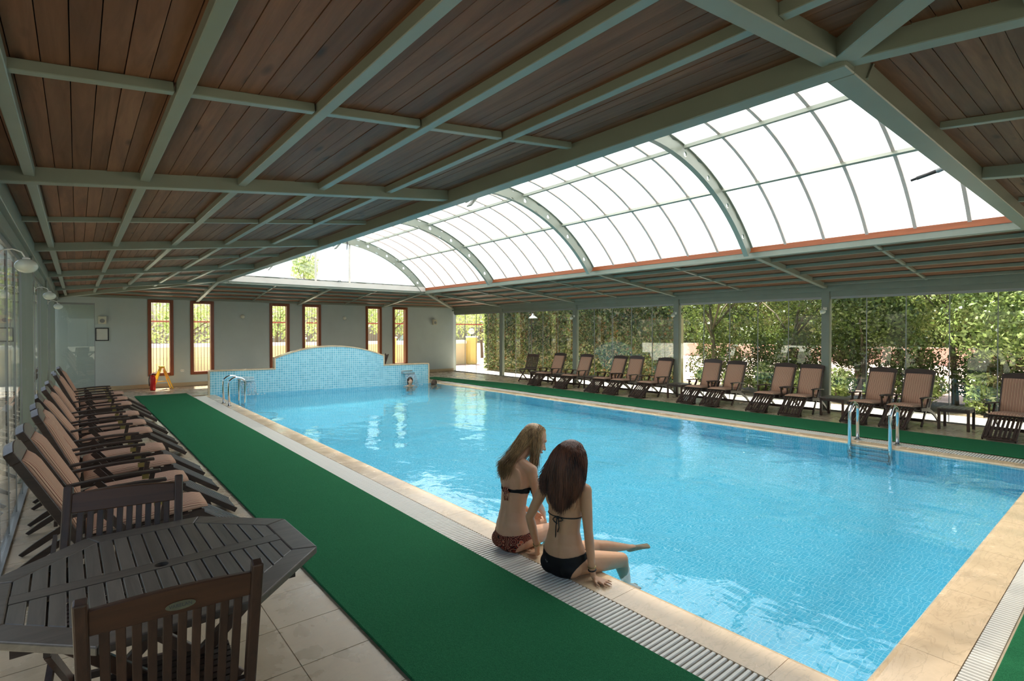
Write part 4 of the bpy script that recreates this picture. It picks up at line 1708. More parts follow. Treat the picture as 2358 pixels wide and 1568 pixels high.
# ground
g = MB()
g.box(XR + 0.12, 13.1, -12, 30, -0.25, -0.03)
struct(g.build('garden_path', 'path'))
g = MB()
g.box(13.1, 60, -40, 60, -0.3, -0.06)
struct(g.build('garden_paving', 'paving'))
g = MB()
g.box(13.1, 15.2, -12, 17.9, -0.06, -0.02)
struct(g.build('garden_bed', 'soil'))
g = MB()
g.box(-40, XR + 0.12, YB + 0.22, 60, -0.3, -0.05)
struct(g.build('rear_yard', 'path'))
g = MB()
g.box(-40, XL - 0.25, -40, YB + 0.22, -0.3, -0.05)
g.box(XL - 0.25, 13.1, -40, YN - 0.3, -0.3, -0.05)
struct(g.build('left_yard', 'yard'))

# ivy-covered wall on the right
iv = tag(empty('ivy_wall', (13.35, 13.3, 0)), 'tall garden wall covered in dense ivy beyond the right glass, far half', 'wall')
MB().box(-0.0, 0.22, -4.6, 4.6, -0.05, 3.3).build('masonry', 'rendered', iv)


def ivy(rg, n):
    y = rg.uniform(-4.65, 4.65, n)
    z = rg.uniform(0.03, 3.35, n)
    d = -0.02 - np.abs(rg.normal(0, 0.055, n)) - 0.05 * np.sin(y * 2.3) * np.sin(z * 2.9 + y)
    return np.stack([np.minimum(d, -0.01), y, z], 1), np.tile([-1.0, 0, 0.35], (n, 1))


for i, (m, n_) in enumerate((('leaf_dark', 15000), ('leaf', 4500), ('leaf_red', 2600), ('leaf_light', 1500))):
    v, f = leaves(n_, ivy, 0.048, 100 + i)
    tag(raw_mesh('ivy_leaves', v, f, m, iv), kind='stuff')


def ivy_end(rg, n):
    x = rg.uniform(-0.1, 0.3, n)
    z = rg.uniform(0.03, 3.35, n)
    return np.stack([x, 4.62 + np.abs(rg.normal(0, 0.06, n)), z], 1), np.tile([0, 1.0, 0.3], (n, 1))


v, f = leaves(1500, ivy_end, 0.05, 140)  # paler leaf colour paints the sunlit look of the wall end
tag(raw_mesh('ivy_leaves', v, f, 'leaf_light', iv), kind='stuff')

# trees and shrubs seen through the right glass
TR = [(14.1, 8.0, 4.6, 1.5, 'slanting pale-barked tree right of the ivy wall', 21, ('leaf', 'leaf_dark'), 0.085),
      (14.6, 6.2, 4.8, 1.6, 'leafy tree behind the upright loungers of the right row', 22, ('leaf', 'leaf_dark'), 0.08),
      (14.2, 4.3, 4.4, 1.5, 'leafy tree behind the fourth grey post', 23, ('leaf', 'leaf_dark'), 0.07),
      (14.9, 2.8, 4.6, 1.6, 'leafy tree behind the loungers at the right pool ladder', 24, ('leaf', 'leaf_light'), 0.07),
      (14.1, 1.3, 4.2, 1.5, 'bright green tree behind the clear-standing side table', 25, ('leaf', 'leaf_light'), 0.06),
      (14.6, -0.6, 4.4, 1.7, 'bright green tree at the right edge of the picture', 26, ('leaf', 'leaf_light'), 0.07),
      (16.6, 5.2, 5.2, 1.9, 'rear tree farther behind the fourth grey post', 27, ('leaf_dark', 'leaf'), 0.1),
      (17.2, 1.6, 5.2, 2.0, 'rear tree farther behind the right pool ladder', 28, ('leaf_dark', 'leaf'), 0.1),
      (17.0, 9.0, 5.4, 2.0, 'rear tree farther behind the third grey post', 29, ('leaf_dark', 'leaf'), 0.1)]
for x, y, h, r, lb, sd, ms, tk in TR:
    tree(x, y, h, r, lb, sd, ms, 11000, tk, 0.06, 0.046, 0.36)
rs_ = random.Random(77)
names = ['low leafy shrub at the glass behind the %s' % w for w in
         ('fourth lounger from the ivy end', 'grey third post', 'lounger pair right of the third post', 'gap between two lounger pairs', 'lounger at the fourth post',
          'side table at the fourth post', 'left ladder rail', 'right ladder rail', 'clear-standing side table', 'lounger cut by the frame edge')]
for k, lb in enumerate(names):
    y = 7.95 - 0.83 * k
    shrub(13.50 + rs_.uniform(-0.05, 0.2), y, rs_.uniform(0.55, 1.05), rs_.uniform(0.34, 0.48), lb, 300 + k, ('leaf', 'leaf_light'), 1000, 0.045)
# tall loose hedge line behind the shrubs
for k in range(9):
    y = 8.2 - 1.15 * k
    lb = ['loose hedge bush beyond the shrubs, %s' % w for w in ('first from the ivy wall', 'second from the ivy wall', 'third from the ivy wall', 'fourth from the ivy wall', 'fifth from the ivy wall', 'sixth from the ivy wall', 'seventh from the ivy wall', 'eighth from the ivy wall', 'last towards the picture edge')][k]
    shrub(14.45 + 0.3 * (k % 2), y, 1.75, 0.85, lb, 400 + k, ('leaf', 'leaf_dark'), 3200, 0.042, 'loose hedge')

# far side of the paved yard: low pink wall and a hedge line
fw_ = tag(empty('yard_wall', (32.0, 12.0, -0.06)), 'long low pink wall across the bright paved yard, behind all the shrubs', 'wall')
MB().box(0, 0.3, -22, 22, 0, 0.80).build('masonry', 'paving', fw_)
MB().box(-0.06, 0.36, -22, 22, 0.801, 0.86).build('cap', 'paving', fw_)
for k in range(8):
    lb = 'large dark hedge bush far across the paved yard, %s' % ('rightmost', 'second from the right', 'third from the right', 'fourth from the right', 'fifth from the right', 'sixth from the right', 'seventh from the right', 'leftmost, beside the ivy')[k]
    shrub(35.5, 1.0 + 3.5 * k, 5.0, 3.2, lb, 600 + k, ('leaf', 'leaf_dark'), 2600, 0.2, 'far hedge')

# rear garden behind the back wall
rw = tag(empty('garden_wall', (4.0, 22.2, 0)), 'low cream garden wall with white cap seen through the slit windows', 'wall')
MB().box(-8, 11.2, 0, 0.25, -0.05, 1.02).build('masonry', 'rendered', rw)
MB().box(-8, 11.2, -0.05, 0.30, 1.021, 1.15).build('cap', 'white', rw)
for x, lb in ((15.35, 'yellow pillar with a white globe lamp beside the ivy wall'), (10.9, 'yellow pillar with a white globe lamp seen through the rightmost slit window'), (6.9, 'yellow pillar with a white globe lamp seen through the third slit window'), (2.9, 'yellow pillar with globe lamp seen through the second slit window')):
    y = 21.9
    o = tag(empty('gate_pillar', (x, y, -0.05)), lb, 'pillar', 'pillars with globe lamps')
    MB().box(-0.20, 0.20, -0.20, 0.20, 0, 1.33).build('shaft', 'renderyellow', o)
    MB().box(-0.24, 0.24, -0.24, 0.24, 1.331, 1.40).build('cap', 'white', o)
    MB().tube([(0, 0, 1.401), (0, 0, 1.50)], 0.03, 10).build('lamp_stem', 'dark', o)
    MB().ball((0, 0, 1.64), 0.15, 18, 12).build('globe', 'opal', o, smooth=True)
g = MB()
g.box(11.2, 15.1, 0, 0.25, -0.05, 0.98)
rw2 = tag(empty('garden_wall', (0, 22.0, 0)), 'low cream garden wall beside the yellow pillar at the far right corner', 'wall')
g.build('masonry', 'rendered', rw2)
MB().box(11.2, 15.1, -0.05, 0.30, 0.981, 1.11).build('cap', 'white', rw2)
rail = tag(empty('timber_railing', (5, 23.2, 0)), 'red-brown timber rail running behind the low garden walls', 'railing')
MB().box(-9, 14, 0, 0.08, 1.93, 1.99).build('top_beam', 'redwood', rail)
for k in range(3):
    MB().box(-9 + 11.4 * k, -8.9 + 11.4 * k, 0, 0.08, -0.05, 1.919).build('post', 'redwood', rail)
BT = [(-0.5, 24.5, 3.4, 2.0, 'tree seen through the first slit window', 51), (3.2, 25.0, 3.5, 2.0, 'tree seen through the second slit window', 52), (6.8, 24.6, 3.4, 2.0, 'tree seen through the third slit window', 53),
      (9.6, 25.2, 3.5, 2.0, 'tree seen through the fourth slit window', 54), (12.6, 24.8, 3.4, 1.9, 'tree seen through the fifth slit window', 55), (15.6, 25.2, 3.6, 1.9, 'tree behind the yellow pillar at the far right corner', 56),
      (19.0, 26.0, 4.0, 2.2, 'tree far behind the ivy wall end', 57), (10.0, 31.0, 6.7, 0.9, 'tall tree top seen through the gable window of the skylight', 58)]
for x, y, h, r, lb, sd in BT:
    tree(x, y, h, r, lb, sd, ('leaf_light', 'leaf_light'), 1500, 0.1, 0.05, 0.085, 0.42 if sd != 58 else 0.7, 'trees of the rear garden')
# street lamp with a conical shade beyond the glass
sl = tag(empty('garden_lamp', (12.75, 14.35, -0.03)), 'garden lamp with white conical shade in front of the ivy', 'lamp')
MB().tube([(0.06, 0.12, 0), (0.06, 0.12, 2.22), (0.05, 0.09, 2.31), (0.0, 0.0, 2.33), (0, -0.02, 2.27)], 0.018, 10).build('pole', 'dark', sl, smooth=True)
MB().lathe([(0.175, 0.0), (0.16, 0.02), (0.07, 0.085), (0.035, 0.13), (0.03, 0.17)], 22, (0, -0.02, 2.09)).build('shade', 'white', sl, smooth=True)

# parked car behind the low wall
car = tag(empty('parked_car', (14.35, 24.3, -0.05), math.radians(8)), 'silver-blue parked car partly hidden behind the low wall at the far corner', 'car')
body = [(-2.0, 0.25), (2.0, 0.25), (2.05, 0.62), (1.85, 0.86), (1.0, 0.95), (-1.7, 0.97), (-2.02, 0.80), (-2.06, 0.5)]
MB().prism(body, lambda x, z: (x, 0.82, z), lambda x, z: (x, -0.82, z)).build('body', 'carpaint', car, bevel=0.06, seg=3)
cab0 = [(-1.75, 0.96), (0.95, 0.95), (0.30, 1.42), (-1.35, 1.44)]
MB().prism(cab0, lambda x, z: (x, 0.74 - (z - 0.95) * 0.25, z), lambda x, z: (x, -0.74 + (z - 0.95) * 0.25, z)).build('cabin', 'carpaint', car, bevel=0.05, seg=3)
MB().prism([(-1.45, 1.0), (0.72, 1.0), (0.24, 1.36), (-1.22, 1.37)], lambda x, z: (x, 0.745 - (z - 0.95) * 0.25, z), lambda x, z: (x, -0.745 + (z - 0.95) * 0.25, z)).build('side_window', 'carglass', car)
for sx in (-1.25, 1.25):
    for sy in (-0.78, 0.78):
        MB().tube([(sx, sy - 0.1, 0.31), (sx, sy + 0.1, 0.31)], 0.31, 22).build('wheel', 'black', car)
        MB().tube([(sx, sy - 0.105, 0.31), (sx, sy + 0.105, 0.31)], 0.17, 16).build('hub', 'chrome', car)

# hedges beyond the left glass and the near end
for k in range(5):
    lb = 'clipped hedge bush beyond the left glass wall, %s' % ('nearest', 'second', 'third', 'fourth', 'farthest')[k]
    shrub(-4.2, 2.6 + 3.3 * k, 3.2, 1.75, lb, 500 + k, ('leaf_dark', 'leaf_dark'), 5200, 0.085, 'hedge beyond the left glass')

# ------------------------------------------------------------------ people
def mk_skin(name, rgb):
    t = NT(name)
    v = t.coord('Object')
    f = t.noise(v, 9, 3)
    c = lin(*rgb)
    col = t.ramp(f, [(0.3, tuple(x * 0.92 for x in c[:3])), (0.7, tuple(min(1, x * 1.06) for x in c[:3]))])
    t.set(Base_Color=col, Roughness=0.48, Normal=t.bump(t.noise(v, 220, 2), 0.08, 0.001))
    t.p.inputs['Subsurface Weight'].default_value = 0.12
    t.p.inputs['Subsurface Radius'].default_value = (0.012, 0.005, 0.003)
    t.p.inputs['Subsurface Scale'].default_value = 0.6
    return t.m


def mk_hair(name, dark, light):
    t = NT(name)
    v = t.coord('Object', (60, 60, 6))
    f = t.noise(v, 1.6, 3, 0.6)
    big = t.noise(t.coord('Object', (9, 9, 3)), 1.4, 2)
    f = t.math('MULTIPLY', t.math('ADD', f, big), 0.5)
    t.set(Base_Color=t.ramp(f, [(0.36, lin(*dark)), (0.62, lin(*light))]), Roughness=0.42)
    return t.m


def mk_print():
    t = NT('patterned_swim_fabric')
    v = t.coord('Object', (1, 1, 1.3))
    w = t.add('TexVoronoi', i_Scale=17.0)
    t.link(v, w.inputs['Vector'])
    s = t.math('FRACT', t.math('MULTIPLY', w.outputs['Distance'], 4.6))
    col = t.ramp(s, [(0.0, lin(24, 12, 12)), (0.28, lin(24, 12, 12)), (0.34, lin(226, 120, 84)), (0.50, lin(236, 196, 160)), (0.60, lin(60, 24, 20)), (0.82, lin(190, 70, 48)), (1.0, lin(200, 216, 200))])
    for e in t.n:
        if e.type == 'VALTORGB':
            e.color_ramp.interpolation = 'CONSTANT'
    t.set(Base_Color=col, Roughness=0.6)
    return t.m


M['skin_a'] = mk_skin('skin_tan', (196, 148, 112))
M['skin_b'] = mk_skin('skin_light', (204, 156, 124))
M['hair_brown'] = mk_hair('brown_hair', (36, 20, 14), (116, 70, 48))
M['hair_blond'] = mk_hair('wet_blond_hair', (92, 70, 46), (186, 150, 104))
M['hair_dark'] = mk_hair('dark_wet_hair', (38, 28, 22), (84, 62, 46))
M['swim_black'] = plain('black_swim_fabric', (22, 20, 22), 0.6, 0.15, 20)
M['swim_print'] = mk_print()
M['eye_white'] = plain('eye_white', (226, 222, 214), 0.2, 0.01)
M['iris'] = plain('dark_iris', (40, 28, 20), 0.2, 0.01)
M['lip'] = plain('lip_red', (176, 96, 86), 0.4, 0.03)


def limb(mb, pts, rs, n=14):
    """tapered tube with rounded joints, densified"""
    P_, R2 = [], []
    for i in range(len(pts) - 1):
        a, b = Vector(pts[i]), Vector(pts[i + 1])
        k = max(2, int((b - a).length / 0.03))
        for j in range(k):
            q = j / k
            P_.append(a.lerp(b, q))
            R2.append(rs[i] + (rs[i + 1] - rs[i]) * q)
    P_.append(Vector(pts[-1]))
    R2.append(rs[-1])
    mb.tube(P_, R2, n)
    for p, r in zip(pts, rs):
        mb.ball(p, r, n, 8)


def rings(mb, lst, n=28):
    """closed loft: (centre, lateral vec, depth vec) with half sizes already in the vectors"""
    pts, fs = [], []
    for c, l, d in lst:
        for k in range(n):
            a = 2 * math.pi * k / n
            pts.append(c + l * math.cos(a) + d * math.sin(a))
    for i in range(len(lst) - 1):
        for k in range(n):
            fs.append((i * n + k, i * n + (k + 1) % n, (i + 1) * n + (k + 1) % n, (i + 1) * n + k))
    fs.append(tuple(range(n - 1, -1, -1)))
    fs.append(tuple((len(lst) - 1) * n + k for k in range(n)))
    mb.poly(pts, fs)


def spline(tab, z):
    """smooth interpolation in a table of (z, values...)"""
    if z <= tab[0][0]:
        return tab[0][1:]
    for a, b in zip(tab, tab[1:]):
        if z <= b[0]:
            q = (z - a[0]) / (b[0] - a[0])
            q = q * q * (3 - 2 * q)
            return [x + (y - x) * q for x, y in zip(a[1:], b[1:])]
    return tab[-1][1:]


def hand(mb, wrist, palm_dir, side_dir, up, s=1.0, curl=0.25, spread=0.25, thumb=1):
    """palm and five fingers; palm_dir from wrist to fingers, side_dir towards the thumb, up = back of the hand"""
    w, pd, sd, u = Vector(wrist), Vector(palm_dir).normalized(), Vector(side_dir).normalized(), Vector(up).normalized()
    L = 0.082 * s
    for k in range(5):
        q = (k - 2) / 2
        limb(mb, [w + sd * q * 0.012 * s, w + pd * L + sd * q * 0.030 * s + u * 0.002], [0.0125 * s, 0.0105 * s], 10)
    lens = [0.066, 0.074, 0.068, 0.052]
    for k in range(4):
        q = 1 - k * 2 / 3
        b0 = w + pd * L * 0.98 + sd * q * 0.030 * s
        d = (pd + sd * q * spread).normalized()
        l = lens[k] * s
        p1 = b0 + d * l * 0.42 + u * 0.006 * s
        p2 = p1 + (d - u * curl).normalized() * l * 0.33
        p3 = p2 + (d - u * curl * 1.8).normalized() * l * 0.25
        limb(mb, [b0, p1, p2, p3], [0.0092 * s, 0.0082 * s, 0.0074 * s, 0.0060 * s], 8)
    t0 = w + pd * 0.022 * s + sd * 0.016 * s
    t1 = t0 + (pd * 0.6 + sd * thumb).normalized() * 0.040 * s
    t2 = t1 + (pd * 1.0 + sd * 0.5 * thumb - u * curl * 0.4).normalized() * 0.030 * s
    t3 = t2 + (pd * 1.2 + sd * 0.25 * thumb - u * curl).normalized() * 0.022 * s
    limb(mb, [t0, t1, t2, t3], [0.0135 * s, 0.0105 * s, 0.0088 * s, 0.0066 * s], 8)


def foot(mb, ankle, dirv, up, s=1.0):
    a, d, u = Vector(ankle), Vector(dirv).normalized(), Vector(up).normalized()
    sd = d.cross(u).normalized()
    heel = a - d * 0.032 * s - u * 0.042 * s
    limb(mb, [a, heel], [0.034 * s, 0.028 * s], 12)
    for q in (-0.5, 0, 0.5):
        limb(mb, [heel, a + d * 0.06 * s - u * 0.035 * s + sd * q * 0.03 * s, a + d * 0.125 * s - u * 0.052 * s + sd * q * 0.052 * s], [0.026 * s, 0.024 * s, 0.016 * s], 10)
        limb(mb, [a, a + d * 0.07 * s - u * 0.03 * s + sd * q * 0.025 * s], [0.030 * s, 0.02 * s], 10)
    for k in range(5):
        q = (k - 2) / 2
        b0 = a + d * (0.122 - 0.008 * abs(q)) * s - u * 0.053 * s + sd * q * 0.032 * s
        limb(mb, [b0, b0 + d * (0.042 - 0.006 * k) * s - u * 0.004 * s], [0.0115 * s, 0.0085 * s - 0.0004 * k], 8)


def head_shapes(mb, c, fwd, up, s=1.0):
    """skull, jaw, nose, brow, lips, chin, ears around head centre c"""
    c, f, u = Vector(c), Vector(fwd).normalized(), Vector(up).normalized()
    l = u.cross(f).normalized()
    f = l.cross(u).normalized()

    def pt(x, y, z):
        return c + f * x * s + l * y * s + u * z * s

    def ell(p, rx, ry, rz, n=20):
        # oriented ellipsoid
        lst = []
        for i in range(1, 12):
            a = math.pi * i / 12
            lst.append((p - u * rz * s * math.cos(a), l * ry * s * math.sin(a), f * rx * s * math.sin(a)))
        rings(mb, lst, n)
    ell(pt(-0.012, 0, 0.025), 0.092, 0.074, 0.088)
    ell(pt(0.020, 0, -0.025), 0.068, 0.061, 0.085)
    ell(pt(0.045, 0, -0.088), 0.030, 0.032, 0.022)
    ell(pt(0.070, 0, 0.022), 0.018, 0.052, 0.020)
    limb(mb, [pt(0.083, 0, 0.010), pt(0.098, 0, -0.020), pt(0.106, 0, -0.034)], [0.0075 * s, 0.009 * s, 0.0115 * s], 10)
    for q in (-1, 1):
        mb.ball(pt(0.092, q * 0.012, -0.038), 0.0085 * s, 10, 6)
        ell(pt(0.052, q * 0.036, -0.030), 0.026, 0.022, 0.028)
        ell(pt(-0.008, q * 0.074, -0.008), 0.020, 0.008, 0.030, 10)
    ell(pt(0.084, 0, -0.060), 0.010, 0.022, 0.0065, 12)
    ell(pt(0.082, 0, -0.071), 0.010, 0.019, 0.0065, 12)
    return pt


def skin_mesh(mb, name, m, parent, voxel=0.0052, smooth=7):
    me = mb.mesh(name)
    tmp = bpy.data.objects.new('tmp_body', me)
    COL.objects.link(tmp)
    r = tmp.modifiers.new('r', 'REMESH')
    r.mode = 'VOXEL'
    r.voxel_size = voxel
    r.use_smooth_shade = True
    sm = tmp.modifiers.new('s', 'SMOOTH')
    sm.factor = 0.5
    sm.iterations = smooth
    bpy.context.view_layer.update()
    dg = bpy.context.evaluated_depsgraph_get()
    out = bpy.data.meshes.new_from_object(tmp.evaluated_get(dg))
    bpy.data.objects.remove(tmp)
    out.name = name
    out.materials.clear()
    out.materials.append(M[m])
    out.shade_smooth()
    return link(name, out, parent)


def cloth_from(body, name, m, parent, test, off=0.0035):
    """copy the body faces that pass test(local point) and lift them off the skin"""
    me = body.data
    bm = bmesh.new()
    bm.from_mesh(me)
    bm.normal_update()
    kill = [f for f in bm.faces if not test(f.calc_center_median())]
    bmesh.ops.delete(bm, geom=kill, context='FACES')
    for _ in range(9):          # even out the stepped hem
        edge = [v_ for v_ in bm.verts if v_.is_boundary]
        new = {}
        for v_ in edge:
            nb_ = [e.other_vert(v_) for e in v_.link_edges if e.is_boundary]
            if len(nb_) == 2:
                new[v_] = v_.co * 0.4 + (nb_[0].co + nb_[1].co) * 0.3
        for v_, c in new.items():
            v_.co = c
    bm.normal_update()
    for v_ in bm.verts:
        v_.co += v_.normal * off
    # give the cloth an edge
    ret = bmesh.ops.extrude_face_region(bm, geom=bm.faces[:])
    vs = [g_ for g_ in ret['geom'] if isinstance(g_, bmesh.types.BMVert)]
    bm.normal_update()
    for v_ in vs:
        v_.co -= v_.normal * 0.0
    bm2 = bpy.data.meshes.new(name)
    bm.to_mesh(bm2)
    bm.free()
    bm2.materials.append(M[m])
    bm2.shade_smooth()
    return link(name, bm2, parent)


def strands(name, m, parent, gen, n, seed, r=0.0036, seg=9):
    """gen(rng) -> 4 control points of a cubic; each strand is a thin 4-sided tapered tube"""
    rg = random.Random(seed)
    vs, fs = [], []
    for k in range(n):
        p = [Vector(q) for q in gen(rg)]
        pts = []
        for i in range(seg + 1):
            t = i / seg
            a = (1 - t)
            pts.append(p[0] * a ** 3 + p[1] * 3 * a * a * t + p[2] * 3 * a * t * t + p[3] * t ** 3)
        base = len(vs)
        rr = r * rg.uniform(0.7, 1.3)
        for i, q in enumerate(pts):
            d = (pts[min(i + 1, seg)] - pts[max(i - 1, 0)]).normalized()
            s = d.orthogonal().normalized()
            t_ = d.cross(s)
            ra = rr * (1.0 - 0.75 * (i / seg) ** 2)
            for a in range(4):
                an = math.pi / 2 * a
                vs.append(q + (s * math.cos(an) + t_ * math.sin(an)) * ra)
        for i in range(seg):
            for a in range(4):
                fs.append((base + i * 4 + a, base + i * 4 + (a + 1) % 4, base + i * 4 + 4 + (a + 1) % 4, base + i * 4 + 4 + a))
    return raw_mesh(name, [tuple(v_) for v_ in vs], fs, m, parent, True)


TORSO = [  # z, half width, half depth, forward offset
    (0.000, 0.100, 0.080, 0.000), (0.035, 0.140, 0.112, 0.000), (0.095, 0.152, 0.118, 0.000), (0.165, 0.145, 0.104, -0.006), (0.230, 0.124, 0.088, -0.010),
    (0.290, 0.110, 0.078, -0.010), (0.350, 0.113, 0.080, -0.004), (0.420, 0.124, 0.088, 0.006), (0.490, 0.134, 0.090, 0.010), (0.545, 0.132, 0.078, 0.002),
    (0.585, 0.105, 0.062, -0.006), (0.615, 0.062, 0.048, -0.006)]


class Figure:
    """local frame: x forward, y to the figure's left, z up; origin on the seat"""
    def __init__(self, name, label, loc, psi, s=1.0, lean=0.0, curve=0.0, wf=1.0):
        self.root = tag(empty(name, loc, psi), label, 'person', 'women sitting on the pool edge')
        self.loc, self.psi, self.s = Vector(loc), psi, s
        self.mb = MB()
        self.lean, self.curve, self.wf = lean, curve, wf

    def w2l(self, p):
        """world point to local"""
        d = Vector(p) - self.loc
        c, sn = math.cos(self.psi), math.sin(self.psi)
        return Vector((d.x * c + d.y * sn, -d.x * sn + d.y * c, d.z))

    def axis(self, z):
        """forward shift of the spine at height z"""
        q = max(0.0, z - 0.08)
        return self.lean * q + self.curve * q * q

    def torso(self):
        s = self.s
        n, K = 26, 36
        pts, fs = [], []
        for i in range(n + 1):
            z = 0.615 * i / n
            hw, hd, off = spline(TORSO, z)
            hw *= self.wf
            deep = 0.010 * math.sin(math.pi * min(1, max(0, (z - 0.08) / 0.50)))
            for k in range(K):
                a_ = 2 * math.pi * k / K
                x, y = hd * math.cos(a_), hw * math.sin(a_)
                if x < 0:          # furrow of the spine
                    x += deep * math.exp(-(y / 0.016) ** 2) - 0.35 * deep * math.exp(-((abs(y) - 0.040) / 0.022) ** 2)
                pts.append(((off + self.axis(z) + x) * s, y * s, z * s))
        for i in range(n):
            for k in range(K):
                fs.append((i * K + k, i * K + (k + 1) % K, (i + 1) * K + (k + 1) % K, (i + 1) * K + k))
        fs.append(tuple(range(K - 1, -1, -1)))
        fs.append(tuple(n * K + k for k in range(K)))
        self.mb.poly(pts, fs)

    def at(self, x, y, z):
        return Vector(((x + self.axis(z)) * self.s, y * self.s, z * self.s))

# woman with long brown hair, black bikini, nearer the camera
g2 = Figure('person', 'woman with long brown hair and black bikini sitting on the pool edge, nearer the camera', (2.488, 2.480, 0.003), math.radians(14), 1.0, 0.02, 0.0)
g2.torso()
mb = g2.mb
for q in (-1, 1):   # buttocks, bust, shoulder blades
    mb.ball(g2.at(-0.045, q * 0.070, 0.068), (0.075, 0.078, 0.068), 18, 10)
    mb.ball(g2.at(0.072, q * 0.062, 0.455), (0.052, 0.056, 0.056), 16, 10)
    mb.ball(g2.at(-0.056, q * 0.068, 0.500), (0.022, 0.052, 0.070), 14, 8)
shR, shL = g2.at(-0.005, -0.152, 0.568), g2.at(-0.005, 0.152, 0.560)
limb(mb, [g2.at(-0.005, -0.06, 0.598), shR], [0.045, 0.044])
limb(mb, [g2.at(-0.005, 0.06, 0.598), shL], [0.045, 0.044])
limb(mb, [g2.at(-0.004, 0, 0.585), g2.at(0.018, -0.014, 0.690)], [0.050, 0.043])
hc = g2.at(0.040, -0.026, 0.756)
pt2 = head_shapes(mb, hc, (1, -0.10, -0.12), (0.12, 0, 1))
# right arm straight down, hand flat on the coping
elR = g2.w2l((2.520, 2.300, 0.325))
wrR = g2.w2l((2.548, 2.290, 0.062))
limb(mb, [shR, shR.lerp(elR, 0.5), elR, elR.lerp(wrR, 0.35), wrR], [0.042, 0.037, 0.030, 0.031, 0.021])
rot = lambda v: g2.w2l(Vector(v) + g2.loc)
hand(mb, wrR + rot((0.004, -0.010, -0.042)), rot((0.10, -0.95, -0.06)), rot((-0.9, -0.2, 0.0)), (0, 0, 1), 0.86, 0.12, 0.32)
limb(mb, [wrR, wrR + rot((0.004, -0.010, -0.040))], [0.020, 0.017])
# left arm out and back, hand on the coping behind
elL = g2.w2l((2.378, 2.705, 0.335))
wrL = g2.w2l((2.492, 2.758, 0.098))
limb(mb, [shL, shL.lerp(elL, 0.5), elL, elL.lerp(wrL, 0.35), wrL], [0.042, 0.037, 0.030, 0.031, 0.021])
hand(mb, wrL + rot((0.010, 0.006, -0.070)), rot((0.25, 0.9, -0.10)), rot((-0.9, 0.3, 0.0)), (0, 0, 1), 0.86, 0.12, 0.25, 1)
limb(mb, [wrL, wrL + rot((0.010, 0.006, -0.068))], [0.020, 0.016])
# legs
hpR, hpL = g2.at(0.015, -0.078, 0.078), g2.at(0.015, 0.078, 0.078)
knR, knL = g2.w2l((2.905, 2.345, 0.016)), g2.w2l((2.905, 2.590, 0.030))
anR, anL = g2.w2l((2.950, 2.335, -0.350)), g2.w2l((3.225, 2.495, -0.040))
limb(mb, [hpR, hpR.lerp(knR, 0.5), knR], [0.082, 0.068, 0.050], 18)
limb(mb, [hpL, hpL.lerp(knL, 0.5), knL], [0.082, 0.068, 0.050], 18)
limb(mb, [knR, knR.lerp(anR, 0.3), anR], [0.048, 0.049, 0.029], 16)
limb(mb, [knL, knL.lerp(anL, 0.3), anL], [0.048, 0.049, 0.029], 16)
foot(mb, anR, rot((0.9, -0.05, -0.4)), rot((0.35, 0, 0.9)))
foot(mb, anL, rot((0.9, -0.25, 0.12)), rot((-0.12, 0, 1)))
body2 = skin_mesh(mb, 'body', 'skin_a', g2.root)


def g2_bottom(p):
    if p.z > 0.162 - 0.026 * math.cos(p.y / 0.15 * 1.5) or p.x > 0.13:
        return False
    ay = abs(p.y)
    if p.x < 0.055:
        return p.z > (ay - 0.085) * 1.75
    return ay < 0.03 + 0.95 * max(0, p.z - 0.06)


cloth_from(body2, 'bikini_bottom', 'swim_black', g2.root, g2_bottom)
cloth_from(body2, 'bikini_top', 'swim_black', g2.root, lambda p: p.x > 0.055 and 0.405 < p.z < 0.53 and abs(p.y) < 0.128 and (p.z - 0.40) * 0.9 + abs(abs(p.y) - 0.062) < 0.105)


def torso_ring(fig, z, n=40, off=0.004, tilt=0.0):
    out = []
    for k in range(n + 1):
        a = 2 * math.pi * k / n
        zz = z + tilt * math.sin(a)
        hw, hd, o_ = spline(TORSO, zz)
        hw *= fig.wf
        s = fig.s
        out.append(Vector(((o_ + fig.axis(zz)) * s + (hd * s + off) * math.cos(a), (hw * s + off) * math.sin(a), zz * s)))
    return out


mb = MB()
mb.tube(torso_ring(g2, 0.388, off=0.001), 0.0042, 6)
kx = torso_ring(g2, 0.388)[20]
mb.ball((kx.x - 0.006, kx.y, kx.z), (0.009, 0.013, 0.010), 10, 6)
for q in (-1, 1):
    loop = [(kx.x - 0.006, kx.y + q * (0.004 + 0.034 * math.sin(t * math.pi)), kx.z + 0.006 - 0.030 * t * (1 if q < 0 else 1.6)) for t in (0, 0.25, 0.5, 0.75, 1.0)]
    mb.tube(loop, 0.0036, 6)
    mb.tube([(kx.x - 0.008, kx.y + q * 0.004, kx.z), (kx.x - 0.010, kx.y + q * 0.012, kx.z - 0.06), (kx.x - 0.004, kx.y + q * 0.008 + 0.010, kx.z - 0.115 - 0.02 * q)], 0.0036, 6)
mb.build('bikini_string', 'swim_black', g2.root, smooth=True)
# small grey curved emblem on the bikini bottom
mb = MB()
bx, bz = -0.1215, 0.103
pts = []
for q_, w_ in ((-1.0, 0.010), (-0.6, 0.003), (-0.1, -0.005), (0.3, -0.008), (0.7, -0.004), (0.9, 0.002)):
    pts.append((bx - 0.002 - 0.10 * 0.0, 0.062 - q_ * 0.010, bz + w_))
mb.tube(pts, [0.0012, 0.002, 0.0026, 0.0028, 0.0024, 0.0014], 6)
mb.build('emblem', 'emblem', g2.root, smooth=True)
# bracelets on the right wrist
mb = MB()
dv = (wrR - elR).normalized()


